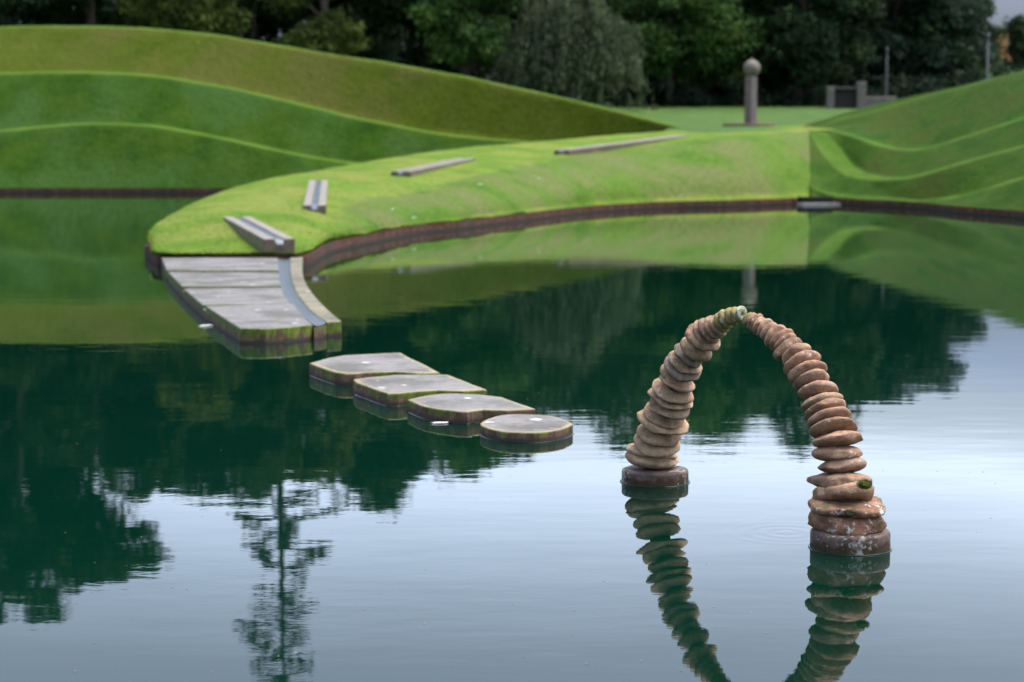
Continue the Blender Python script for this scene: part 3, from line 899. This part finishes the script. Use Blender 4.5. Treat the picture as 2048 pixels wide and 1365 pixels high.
MORTAR = simple('dark_mortar', (.05, .034, .024), .9, .4, 30)
def pebble(a, b, c, seed, kx=2.4, rough=1.0, wedge=0.):
    bm = bmesh.new()
    bmesh.ops.create_icosphere(bm, subdivisions=4, radius=1)
    sv = Vector((seed * 7.3, seed * 3.1, seed * 5.7))
    rs_ = random.Random(int(seed * 101) + 5)
    cuts = []
    for _ in range(6):
        ca_ = rs_.uniform(0, 6.28); cz_ = rs_.uniform(-.75, .75)
        cuts.append((Vector((math.cos(ca_) * math.sqrt(1 - cz_ * cz_), math.sin(ca_) * math.sqrt(1 - cz_ * cz_), cz_)), rs_.uniform(.82, .97)))
    for vt in bm.verts:
        p = vt.co.normalized()
        rr_ = math.hypot(p.x, p.y)
        # flatten into a lens with full rounded rim
        k = (rr_ ** kx + abs(p.z) ** kx) ** (-1 / kx)
        q = Vector((p.x, p.y, p.z)) * k
        # lobed plan outline
        an_ = math.atan2(q.y, q.x)
        lob = 1 + .12 * mnoise.noise(Vector((math.cos(an_) * 1.3, math.sin(an_) * 1.3, seed * 1.9))) + .03 * mnoise.noise(Vector((math.cos(an_) * 3, math.sin(an_) * 3, seed)))
        if rough > 1.5:   # broken slab: straight sides and corners
            pk = [(k * 1.05 + .5 * math.sin(seed * 3.7 + k * 2.1)) for k in range(6)]
            pr_ = min(1 / max(.35, math.cos(an_ - x)) * (.88 + .1 * math.sin(seed + n_ * 1.7)) for n_, x in enumerate(pk))
            lob *= .35 + .65 * min(1.18, pr_)
        q.x *= lob; q.y *= lob
        zz = q.z * (1 + wedge * q.x)
        zz += .16 * mnoise.noise(Vector((q.x * 1.1, q.y * 1.1, seed * 2.2 + (1 if q.z > 0 else 5))))
        q = Vector((q.x, q.y, zz))
        for cd_, ch_ in cuts:
            ex_ = q.dot(cd_) - ch_
            if ex_ > 0: q -= cd_ * ex_ * .85
        q = Vector((q.x * a, q.y * b, q.z * c))
        nn_ = mnoise.noise(q * 38 + sv) * .0034 + mnoise.noise(q * 95 + sv) * .0011
        q += p * nn_ * rough
        if rough > 1.5:
            q += Vector((p.x, p.y, p.z * .8)) * (.020 * mnoise.noise(q * 7 + sv) + .010 * abs(mnoise.noise(q * 16 + sv)) - .004) * min(1, a / .1)
        vt.co = q
    V = [vt.co.copy() for vt in bm.verts]
    Fc = [tuple(x.index for x in fc.verts) for fc in bm.faces]
    bm.free()
    return V, Fc

def build_leg(leg, sgn):
    C = [on_arch((s[0] + s[2]) / 2, (s[1] + s[3]) / 2) for s in leg]
    res = []
    for i, (x0, y0, x1, y1, t_, mat) in enumerate(leg):
        c = C[i]
        g_ = (c - CAM).normalized()
        T = (C[min(i + 1, len(C) - 1)] - C[max(0, i - 1)]).normalized()
        if i < 2: T = Vector((0, 0, 1))
        m2 = Vector((x1 - x0, -(y1 - y0))); Lp = m2.length; m2.normalize()
        m3 = RT * m2.x + UP * m2.y
        n3 = RT * (-m2.y) + UP * m2.x
        if n3.dot(T) < 0: n3 = -n3
        sp_ = max(-.62, min(.62, T.dot(g_)))
        wv = (n3 * math.sqrt(1 - sp_ * sp_) + g_ * sp_).normalized()
        u = (m3 - wv * m3.dot(wv)).normalized()
        vv = wv.cross(u)
        dist = (c - CAM).dot(FWD)
        a = Lp / 2 * dist / F
        tt = t_ * dist / F
        tt = max(tt * .9, tt - a * .25 * abs(sp_)) * (1.06 if leg is RIGHT else 1.0)
        sp2 = [(C[k] - c).length for k in (i - 1, i + 1) if 0 <= k < len(C)]
        tt = max(tt, (.97 if leg is RIGHT else .92) * sum(sp2) / len(sp2))
        big = leg is RIGHT and i < 4
        if big: a *= 1.04 if i == 0 else 1.10
        V, Fc = pebble(a, a * random.uniform(.84, .97), tt / 2 * 1.08, i + (1 if sgn > 0 else 60), (3.0 if big else 2.3 if leg is RIGHT else 2.1), 2.2 if big else .8, random.uniform(-.38, .38))
        M = Matrix((u, vv, wv)).transposed()
        o = mesh_obj('stone', V, Fc, mat, arch)
        o.matrix_local = Matrix.Translation(c - Vector(arch.location)) @ M.to_4x4()
        res.append((o, c, u, vv, wv, a, tt))
    # the rod and mortar core that holds the stones together
    pts = [C[0] - Vector((0, 0, .04))] + C
    rad_ = [.05] + [max(.012, res[i][5] * .42) for i in range(len(C))]
    V, Fc = tube([p - Vector(arch.location) for p in pts], rad_, 12)
    mesh_obj('core', V, Fc, MORTAR, arch)
    return res
L_ = build_leg(LEFT, 1)
R_ = build_leg(RIGHT, -1)
# drilled end cap on the left arm
o, c, u, vv, wv, a, tt = L_[-1]
capc = on_arch(1482, 628)
gcap = (capc - CAM).normalized()
wcap = (RT * .80 + UP * -.12 - gcap * .72).normalized()
rc = 16.0 * (capc - CAM).dot(FWD) / F
prof_c = [(rc * .80, -.012), (rc * .98, -.006), (rc, .002), (rc * .93, .009), (rc * .7, .012), (rc * .32, .012), (rc * .27, .008), (rc * .24, -.006)]
V, Fc = lathe(prof_c, 40)
V = [q * (1 + .05 * mnoise.noise(q * 60)) for q in V]
o = mesh_obj('end_cap', V, Fc, LICHEN, arch)
o['label'] = 'pale lichened end stone with a drilled hole'
zq = wcap.to_track_quat('Z', 'Y').to_matrix().to_4x4()
o.matrix_local = Matrix.Translation(capc - Vector(arch.location)) @ zq
V, Fc = lathe([(rc * .26, -.008), (rc * .26, -.0065), (.0005, -.0065)], 24)
h = mesh_obj('hole', V, Fc, DARKHOLE, o)

# plinths
for cpt, rpx, top in ((BL, 66.5, .076), (BR, 79, .089)):
    dist = (cpt - CAM).dot(FWD)
    r = rpx * dist / F
    pf = [(r * 1.0, -.5), (r * 1.012, 0), (r * 1.0, .03), (r, top - .014), (r * .985, top - .004), (r * .96, top), (r * .4, top + .001), (.01, top + .001)]
    V, Fc = lathe(pf, 64)
    V = [Vector((q.x * (1 + .012 * mnoise.noise(q * 12)), q.y * (1 + .012 * mnoise.noise(q * 12 + Vector((3, 3, 3)))), q.z + .003 * mnoise.noise(q * 20))) for q in V]
    o = mesh_obj('plinth', V, Fc, PLINTH, arch, True, cpt - Vector(arch.location))
    o.data.polygons.foreach_set('use_smooth', [True] * len(o.data.polygons))

# moss tufts on two stones of the right leg
def tuft(parent_rec, px, py, rad, mat, n, squash, name='moss_tuft', toward=.0):
    o, c, u, vv, wv, a, tt = parent_rec
    p = on_arch(px, py) + (CAM - on_arch(px, py)).normalized() * toward
    q = []
    for i in range(n):
        d = Vector((random.gauss(0, 1), random.gauss(0, 1), random.gauss(0, 1))).normalized()
        b = p + Vector((d.x * rad * 1.25, d.y * rad, d.z * rad * squash)) * random.uniform(.55, 1)
        tip = b + (d + Vector((0, 0, .3))) * random.uniform(.004, .010)
        s = d.orthogonal().normalized() * .0022
        q.append([b - s, b + s, tip + s * .3, tip - s * .3])
    inv = o.matrix_world
    bpy.context.view_layer.update()
    inv = o.matrix_world.inverted()
    Q = np.array([[tuple(inv @ x) for x in k] for k in q])
    core_v, core_f = pebble(rad * 1.1, rad * .9, rad * squash * .9, 3.3, 2.0, 1.5)
    t_ = quads_obj(name, Q, mat, o)
    V = [inv @ (p + x) for x in core_v]
    k = len(t_.data.vertices)
    bm = bmesh.new(); bm.from_mesh(t_.data)
    vs = [bm.verts.new(x) for x in V]
    for fc in core_f: bm.faces.new([vs[i] for i in fc])
    bm.to_mesh(t_.data); bm.free()
    return t_
tuft(R_[3], 1729, 970, .028, MOSS, 900, .75, toward=.06)
R_[3][0]['label'] = 'cracked stone with a bright green moss tuft'
tuft(R_[1], 1697, 1029, .020, MOSSD, 500, .7, toward=.165)

# water lip where the pond meets the stones: part of the water surface
def lip(pts, rad, z=.001):
    n = len(pts)
    V, Fc = [], []
    for i in range(n):
        t = (pts[(i + 1) % n] - pts[i - 1]).normalized()
        nr = Vector((t.y, -t.x, 0))
        for a_ in range(6):
            an_ = 2 * math.pi * a_ / 6
            V.append(pts[i] + nr * math.cos(an_) * rad + Vector((0, 0, math.sin(an_) * rad * .7 + z)))
    for i in range(n):
        j = (i + 1) % n
        for a_ in range(6):
            b_ = (a_ + 1) % 6
            Fc.append((i * 6 + a_, i * 6 + b_, j * 6 + b_, j * 6 + a_))
    return V, Fc
def circle(c, r, n=96):
    return [Vector((c.x + r * math.cos(6.28318 * k / n), c.y + r * math.sin(6.28318 * k / n), 0)) for k in range(n)]
lips = [lip(circle(BL, 66.5 * (BL - CAM).dot(FWD) / F * 1.02), .0075), lip(circle(BR, 79 * (BR - CAM).dot(FWD) / F * 1.02), .007)]
lips += [lip(o_, .008) for o_ in outlines]
LVv, LFf = join(lips)
bm = bmesh.new(); bm.from_mesh(w.data)
vs = [bm.verts.new(q) for q in LVv]
for q in LFf:
    fc = bm.faces.new([vs[i] for i in q]); fc.smooth = True
bm.to_mesh(w.data); bm.free()

# ------------------------------------------------------------------ ball pillar on the meadow
pb = P(1501, 253, 95)
pb.z = ground_z(pb.x, 95)
bp = empty('ball_pillar', pb, 'tall stone pillar topped by a ball, standing on the meadow', 'pillar')
hh_ = 2.36
def box(x0, x1, y0, y1, z0, z1):
    return prism([(x0, y0), (x1, y0), (x1, y1), (x0, y1)], z0, z1)
V, Fc = lathe([(.33, -.3), (.33, .02), (.305, .08), (.29, hh_ - .1), (.25, hh_), (.02, hh_)], 8)
rot = Matrix.Rotation(math.radians(22.5), 3, 'Z')
o = mesh_obj('shaft', [rot @ q for q in V], Fc, PILLAR, bp, False)
v, f = box(-.02, .17, -.315, -.20, .0, hh_ - .06)
mesh_obj('pale_strip', v, f, PILLARL, bp, False)
bm = bmesh.new(); bmesh.ops.create_uvsphere(bm, u_segments=32, v_segments=20, radius=.40)
V = [q.co.copy() for q in bm.verts]; Fc = [tuple(x.index for x in fc.verts) for fc in bm.faces]; bm.free()
mesh_obj('ball', V, Fc, BALL, bp, True, (0.03, 0, hh_ + .36))
V, Fc = lathe([(.12, 0), (.10, .07), (.02, .09)], 16)
mesh_obj('finial', V, Fc, BALL, bp, True, (.03, 0, hh_ + .72))
pav = pb + Vector((-.05, -.3, 0))
V, Fc = lathe([(1.25, -.2), (1.25, .09), (1.2, .12), (.75, .12), (.72, .05), (.02, .05)], 40)
o = mesh_obj('stone_ring', V, Fc, REDSTONE, bp, False, (-.1, -.2, 0))

# ------------------------------------------------------------------ gateway and low wall by the trees
gA = P(1663, 212, 116); gB = P(1720, 211, 116)
def stonework(name, x0, x1, y, z0, z1, th, mat, par, loc):
    v, f = box(x0, x1, -th / 2, th / 2, z0, z1)
    o = mesh_obj(name, v, f, mat, par, False, loc); bevel_mesh(o, .03, 1); return o
gw = empty('stone_gateway', (gA.x, 116, ground_z(gA.x, 116)), 'stone gateway with a dark doorway below the trees', 'gateway')
W = gB.x - gA.x
stonework('gate_pier', -.30, .12, 0, -.3, 1.25, .5, GATESTONE, gw, (0, 0, 0))
stonework('gate_pier', W - .22, W + .30, 0, -.3, 1.52, .5, GATESTONE, gw, (0, 0, 0))
stonework('lintel', .125, W - .225, 0, 1.08, 1.22, .4, simple('dark_timber', (.05, .042, .035), .8), gw, (0, 0, 0))
stonework('doorway_shade', .125, W - .225, 0, -.2, 1.075, .1, simple('doorway_dark', (.018, .014, .012), .8), gw, (0, .12, 0))  # dark panel painting the shade inside the open gateway
lw = P(1760, 212, 115)
o = stonework('stone_wall', -1.02, 1.15, 0, -.4, .68, .4, GATESTONE, None, (lw.x, 116.2, ground_z(lw.x, 116)))
tag(o, 'low grey stone wall running right from the dark gateway', 'wall')
# two thin poles
for x, y0, y1, d, lab, r in ((1774, 105, 192, 119, 'thin grey pole rising behind the low stone wall', .055), (1976, 78, 160, 92, 'thin grey pole standing behind the right mound', .06)):
    top = P(x, y0, d); z0 = ground_z(top.x, d)
    pv, pf = lathe([(r * 1.5, -.3), (r * 1.5, .6), (r, .65), (r * .85, top.z - z0), (.01, top.z - z0 + .02)], 12)
    pp = empty('pole', (top.x, d, z0), lab, 'pole', None)
    mesh_obj('shaft', pv, pf, POSTM, pp)
    cv, cf = lathe([(r * 1.3, 0), (r * 1.6, .05), (r * 1.6, .18), (r * .6, .26), (.01, .27)], 12)
    mesh_obj('cap', cv, cf, POSTM, pp, True, (0, 0, top.z - z0))

# orange house behind the trees, right
hb = P(2032, 60, 170)
hs = empty('house', (hb.x, 172, ground_z(hb.x, 172)), 'orange walled house with a slate roof glimpsed behind the farthest right trees', 'house')
zz = ground_z(hb.x, 172)
ze = P(2032, 58, 170).z - zz
v, f = box(-2.0, 5, -3, 3, -.5, ze)
mesh_obj('wall', v, f, BRICK, hs, False)
rv = [(-2.2, -3.3, ze), (5.3, -3.3, ze), (5.3, 3.3, ze), (-2.2, 3.3, ze), (-.9, 0, ze + .8), (5.3, 0, ze + .8)]
mesh_obj('roof', rv, [(0, 1, 5, 4), (2, 3, 4, 5), (3, 0, 4), (1, 2, 5), (0, 3, 2, 1)], SLATE, hs, False)
for wx in (-.8, 1.0, 3.0):
    v, f = box(wx, wx + .8, -3.04, -2.9, ze - 1.5, ze - .4)
    mesh_obj('window', v, f, WINDOWM, hs, False)

# ------------------------------------------------------------------ trees
def leaf_quads(cent, spread, per, size, flat=.6, rs=rng):
    n = len(cent) * per
    c = np.repeat(cent, per, 0)
    s = np.repeat(spread, per, 0)
    off = rs.normal(0, 1, (n, 3))
    off /= (1 + .25 * np.linalg.norm(off, axis=1, keepdims=True))
    off[:, 2] *= flat
    p = c + off * s[:, None]
    return oriented(p, size, rs)

def oriented(p, size, rs=rng, droop=None):
    n = len(p)
    a = rs.normal(0, 1, (n, 3))
    if droop is not None: a = a * np.array([.35, .35, .3]) + np.array([0, 0, -1.])
    a /= np.linalg.norm(a, axis=1, keepdims=True)
    b = rs.normal(0, 1, (n, 3)); b -= a * (a * b).sum(1, keepdims=True)
    b /= np.linalg.norm(b, axis=1, keepdims=True)
    sz = size * rs.uniform(.6, 1.4, (n, 1))
    wd = .62 if droop is None else .3
    return np.stack([p - a * sz, p + b * sz * wd, p + a * sz, p - b * sz * wd], 1)

def broad(hgt, rad, base, ncl, per, size, seed, top=.62):
    rs = np.random.default_rng(seed)
    # lobes: several big boughs, each a cluster of clumps
    nl = 16
    t = rs.uniform(.04, .96, nl); an_ = rs.uniform(0, 2 * np.pi, nl)
    pr = np.clip(np.sin(np.pi * np.clip(t * .86 + .12, 0, 1)) ** .55, .2, 1) * rad * rs.uniform(.45, .82, nl)
    lob = np.stack([np.cos(an_) * pr, np.sin(an_) * pr, base + t * (hgt - base) * .93], 1)
    lr = rad * rs.uniform(.28, .5, nl)
    k = rs.integers(0, nl, ncl)
    d = rs.normal(0, 1, (ncl, 3)); d /= np.linalg.norm(d, axis=1, keepdims=True)
    cen = lob[k] + d * (lr[k] * rs.uniform(.55, 1.05, ncl))[:, None] * np.array([1, 1, .85])
    cen[:, 2] = np.clip(cen[:, 2], base * .5, hgt)
    sp = rs.uniform(.35, .75, ncl)
    return leaf_quads(cen, sp, per, size, .6, rs), lob

def willow(hgt, rad, seed, size=.10):
    rs = np.random.default_rng(seed)
    nc = 46
    ca_ = rs.uniform(0, 2 * np.pi, nc); cr_ = rad * np.sqrt(rs.uniform(.05, 1, nc)) * .9
    ct = hgt * (1 - .5 * (cr_ / rad) ** 2.4) * rs.uniform(.72, 1.0, nc)
    pts = []
    for c in range(nc):
        ns = 30
        w = rs.uniform(.45, .95)
        x0 = np.cos(ca_[c]) * cr_[c] + rs.normal(0, w, ns); y0 = np.sin(ca_[c]) * cr_[c] + rs.normal(0, w, ns)
        dr = np.sqrt((x0 - np.cos(ca_[c]) * cr_[c]) ** 2 + (y0 - np.sin(ca_[c]) * cr_[c]) ** 2)
        zt_ = ct[c] - dr * dr * .5
        ln = np.clip(rs.uniform(.5, 1.0, ns) * rs.uniform(.45, .85) * ct[c], 1, 8.5)
        for i in range(ns):
            m = int(ln[i] * 9)
            tt = rs.uniform(0, 1, m)
            pts.append(np.stack([x0[i] + np.cos(ca_[c]) * .5 * tt + rs.normal(0, .1, m), y0[i] + np.sin(ca_[c]) * .5 * tt + rs.normal(0, .1, m), np.maximum(.3, zt_[i] - ln[i] * tt)], 1))
    return oriented(np.concatenate(pts), size * 1.7, rs, True)

def conifer(hgt, rad, seed, base=.12, size=.22, sparse=1.):
    rs = np.random.default_rng(seed)
    cen, sp = [], []
    z = hgt * base
    while z < hgt * .985:
        t = (z - hgt * base) / (hgt * (1 - base))
        nb = max(3, int(6 * sparse))
        a0 = rs.uniform(0, 6.28)
        for b in range(nb):
            R = (rad * (1 - t) ** .7 + .3) * rs.uniform(.35, 1.15)
            an_ = a0 + 6.28 * b / nb + rs.normal(0, .35)
            m = max(2, int(R * 2.4))
            for q in np.linspace(.3, 1, m):
                cen.append((math.cos(an_) * R * q, math.sin(an_) * R * q, z + rs.normal(0, .12) + R * .12 * q - q * q * R * .30))
                sp.append(.20 + .22 * q)
        z += rs.uniform(.5, 1.0) / sparse
    return leaf_quads(np.array(cen), np.array(sp), 26 if sparse < 1 else 14, size, .45, rs)

def trunk_parts(hgt, r0, seed, limbs=None, lean=.03):
    rr3 = random.Random(seed)
    n = 8
    pts = [Vector((hgt * lean * math.sin(i / n * 2 + seed), hgt * lean * .6 * math.cos(i / n * 1.7 + seed) - hgt * lean * .6, -.4 + i / n * hgt)) for i in range(n + 1)]
    parts = [tube(pts, [r0 * (1 - .85 * i / n) * (1.25 if i == 0 else 1) for i in range(n + 1)], 9)]
    if limbs is not None:
        for q in limbs:
            q = Vector(q)
            zb = max(hgt * .15, q.z - Vector((q.x, q.y)).length * .7)
            i = min(n - 1, max(0, int(zb / hgt * n)))
            s = pts[i].lerp(pts[i + 1], max(0, min(1, zb / hgt * n - i)))
            mid = s.lerp(q, .5) + Vector((0, 0, .08 * (q - s).length))
            rb = r0 * .38
            parts.append(tube([s, mid, q], [rb, rb * .6, rb * .2], 6))
    return join(parts)

TREES = [  # px, distance, top z, crown radius, kind, leaves, label
    (-170, 112, 24, 6.0, 'broad', LF_DARK, 'dark tree standing at the left edge behind the terraced mound'),
    (20, 110, 25, 5.2, 'broad', LF_DARK, 'very dark tall tree above the highest part of the left mound'),
    (185, 113, 23.5, 5.0, 'broad', LF_DARK, 'dark tree right of the darkest one, over the mound crest'),
    (330, 118, 20.0, 4.6, 'broad', LF_DARK, 'dark leafy tree left of the yellow tinged one'),
    (395, 108, 14.5, 2.8, 'broad', LF_YEL, 'small yellow tinged tree just above the left mound crest'),
    (515, 117, 19.5, 4.8, 'broad', LF_DARK, 'dark tree around the foot of the tall sparse conifer'),
    (552, 121, 38, 4.0, 'conifer', LF_DARK, 'tall sparse conifer whose trunk and thin branches mirror in the pond'),
    (640, 110, 17.5, 2.6, 'broad', LF_YEL, 'yellow green tree above the falling crest of the left mound'),
    (745, 118, 20.0, 5.0, 'broad', LF_DARK, 'dark broad tree between the yellow green tree and the rounded green tree'),
    (930, 112, 17.0, 3.2, 'broad', LF_MID, 'rounded mid green tree left of the drooping grey green willow'),
    (1142, 111, 11.2, 3.1, 'willow', LF_WIL, 'drooping grey green willow at the middle of the tree line'),
    (1345, 120, 17.0, 4.0, 'broad', LF_MID, 'leafy green tree right of the willow with lighter sprays'),
    (1450, 123, 16.8, 3.6, 'broad', LF_MID, 'green tree directly left of the ball pillar top'),
    (1585, 122, 17.2, 4.4, 'broad', LF_DARK, 'dark tree right of the ball pillar, above the gateway'),
    (1690, 126, 16.8, 3.6, 'conifer', LF_BLU, 'bluish dark conifer above the low stone wall'),
    (1785, 128, 16.6, 3.6, 'broad', LF_BLU, 'bluish dark broadleaf tree behind the thin pole'),
    (1875, 130, 14.6, 3.0, 'broad', LF_BLU, 'dark tree second from the sky gap at the right'),
    (1936, 133, 12.2, 1.5, 'broad', LF_DARK, 'thin crowned dark tree bordering the sky gap'),
    (2040, 136, 10.4, 1.1, 'broad', LF_DARK, 'small sparse tree in front of the orange house'),
]
for i, (px, d, ztop, rad, kind, lm, lab) in enumerate(TREES):
    x = (px - 1024) / F * d
    z0 = ground_z(x, d)
    hgt = ztop - z0
    nm = {'broad': 'broadleaf_tree', 'willow': 'willow_tree', 'conifer': 'conifer_tree'}[kind]
    r = empty(nm, (x, d, z0), lab, 'tree', 'trees along the far edge of the meadow')
    if kind == 'broad':
        big = rad > 3
        q, lob = broad(hgt, rad, max(1.2, hgt * .10), int(330 * (rad / 4) ** 1.7 * hgt / 15) + 90, 80, .155 if big else .13, 100 + i)
        tv, tf = trunk_parts(hgt * .88, .18 + hgt * .012, i, lob)
        quads_obj('crown', q, lm, r)
        mesh_obj('trunk', tv, tf, BARK, r)
    elif kind == 'willow':
        q = willow(hgt, rad, 100 + i)
        quads_obj('crown', q, lm, r)
        an_ = [(math.cos(a) * rad * .6, math.sin(a) * rad * .6, hgt * .8) for a in (0, 1.3, 2.5, 3.9, 5.2)]
        tv, tf = trunk_parts(hgt * .8, .4, i, an_)
        mesh_obj('trunk', tv, tf, PBARK, r)
    else:
        tall = hgt > 25
        q = conifer(hgt, rad, 100 + i, .35 if tall else .05, .17 if tall else .16, .62 if tall else 1.3)
        quads_obj('crown', q, lm, r)
        tv, tf = trunk_parts(hgt * .97, .36 if tall else .3, i, None, .004)
        mesh_obj('trunk', tv, tf, BARK, r)

# wood behind: reads as one mass
env = [(-400, 24), (0, 24), (150, 22), (260, 20), (330, 19.6), (470, 19.6), (700, 19.8), (900, 19), (1035, 18.4), (1085, 17.6), (1300, 17.4), (1600, 16.8), (1780, 15.5), (1850, 13), (1925, 11), (1960, 7.2), (2010, 6.6), (2100, 6.6), (2400, 8)]
ex = np.array([a for a, b in env]); ez = np.array([b for a, b in env])
N = 5200
dd = rng.uniform(126, 150, N)
pxx = rng.uniform(-380, 2300, N)
top = np.interp(pxx, ex, ez) * dd / 122
X = (pxx - 1024) / F * dd
zb = np.interp(dd, [118, 130, 165], [3.93, 4.4, 5.2])
fr = rng.uniform(0, 1, N) ** .8
lump = np.array([(.95 if 280 < p_ < 1060 else .84) + (.09 if 280 < p_ < 1060 else .2) * mnoise.noise(Vector((x * .22, y * .1, 1.7))) for x, y, p_ in zip(X, dd, pxx)])
Z = zb + fr * (np.maximum(top * lump, zb + 1.5) - zb)
q = leaf_quads(np.stack([X, dd, Z], 1), rng.uniform(.5, 1.0, N), 60, .22, .7)
wd = quads_obj('woodland', q, LF_DARK)
tag(wd, 'dark deep wood closing the view behind the front trees', 'woodland', kind='stuff')
# undergrowth along the foot of the trees, shade painted into its leaves
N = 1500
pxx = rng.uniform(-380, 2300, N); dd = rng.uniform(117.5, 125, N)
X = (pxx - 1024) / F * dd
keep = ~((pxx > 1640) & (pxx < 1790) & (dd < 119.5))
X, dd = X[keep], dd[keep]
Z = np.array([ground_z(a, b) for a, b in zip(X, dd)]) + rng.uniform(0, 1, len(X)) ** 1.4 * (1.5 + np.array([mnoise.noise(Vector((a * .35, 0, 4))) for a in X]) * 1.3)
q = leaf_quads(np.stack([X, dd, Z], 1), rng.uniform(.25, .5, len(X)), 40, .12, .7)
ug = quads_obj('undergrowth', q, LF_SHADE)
tag(ug, 'shrubby undergrowth darkened as the shade along the foot of the trees', 'undergrowth', kind='stuff')

# ------------------------------------------------------------------ sky and light
world = bpy.data.worlds.new('World')
scene.world = world
world.use_nodes = True
nt = world.node_tree
nt.nodes.clear()
SUN_EL, SUN_AZ = math.radians(68), math.radians(75)   # azimuth clockwise from +Y
sky = nt.nodes.new('ShaderNodeTexSky')
sky.sky_type = 'NISHITA'
sky.sun_disc = False
sky.sun_elevation = SUN_EL
sky.sun_rotation = SUN_AZ
sky.air_density = 1.0
sky.dust_density = 5.0
sky.ozone_density = 1.0
hs_ = nt.nodes.new('ShaderNodeHueSaturation')
hs_.inputs['Saturation'].default_value = .75
nt.links.new(sky.outputs[0], hs_.inputs['Color'])
bg = nt.nodes.new('ShaderNodeBackground')
bg.inputs['Strength'].default_value = .15
# overcast: a brighter band of cloud low over the trees, duller at the horizon
tcw = nt.nodes.new('ShaderNodeTexCoord')
spw = nt.nodes.new('ShaderNodeSeparateXYZ'); nt.links.new(tcw.outputs['Generated'], spw.inputs[0])
nzw = nt.nodes.new('ShaderNodeTexNoise'); nzw.inputs['Scale'].default_value = 3.0; nzw.inputs['Detail'].default_value = 3
nt.links.new(tcw.outputs['Generated'], nzw.inputs['Vector'])
adw = nt.nodes.new('ShaderNodeMath'); adw.operation = 'MULTIPLY_ADD'
nt.links.new(nzw.outputs['Fac'], adw.inputs[0]); adw.inputs[1].default_value = .06
nt.links.new(spw.outputs[2], adw.inputs[2])
rmw = nt.nodes.new('ShaderNodeValToRGB')
els = rmw.color_ramp.elements
for i_, (p_, c_) in enumerate([(.03, .46), (.10, .56), (.135, .82), (.165, 1.25), (.190, 2.35), (.215, 1.95), (.245, 1.48), (.28, 1.12), (.5, 1.0)]):
    e_ = els[i_] if i_ < 2 else els.new(p_)
    e_.position = p_
    b_ = 1.12 if p_ < .14 else 1.0
    e_.color = (c_ * .965 / b_ / 2.2, c_ / 2.2, c_ * 1.085 * b_ * b_ / 2.2, 1)
nt.links.new(adw.outputs[0], rmw.inputs[0])
mxw = nt.nodes.new('ShaderNodeMix'); mxw.data_type = 'RGBA'; mxw.blend_type = 'MULTIPLY'; mxw.inputs[0].default_value = 1
nt.links.new(hs_.outputs[0], mxw.inputs[6]); nt.links.new(rmw.outputs[0], mxw.inputs[7])
scw = nt.nodes.new('ShaderNodeVectorMath'); scw.operation = 'SCALE'; scw.inputs['Scale'].default_value = 2.2
nt.links.new(mxw.outputs[2], scw.inputs[0])
nt.links.new(scw.outputs[0], bg.inputs['Color'])
wo = nt.nodes.new('ShaderNodeOutputWorld')
nt.links.new(bg.outputs[0], wo.inputs[0])

sd = bpy.data.lights.new('sun', 'SUN')
sd.energy = 1.2
sd.angle = math.radians(50)
sd.color = (1, .98, .95)
so = bpy.data.objects.new('sun', sd)
COL.objects.link(so)
dirv = Vector((math.sin(SUN_AZ) * math.cos(SUN_EL), math.cos(SUN_AZ) * math.cos(SUN_EL), math.sin(SUN_EL)))
so.rotation_euler = dirv.to_track_quat('Z', 'Y').to_euler()
so.location = (0, 0, 60)

scene.view_settings.view_transform = 'Standard'
scene.view_settings.look = 'None'
scene.view_settings.exposure = 1.1
scene.view_settings.gamma = 1
scene.render.engine = 'CYCLES'
scene.cycles.use_denoising = True
scene.cycles.max_bounces = 8
scene.cycles.caustics_reflective = False
scene.cycles.caustics_refractive = False
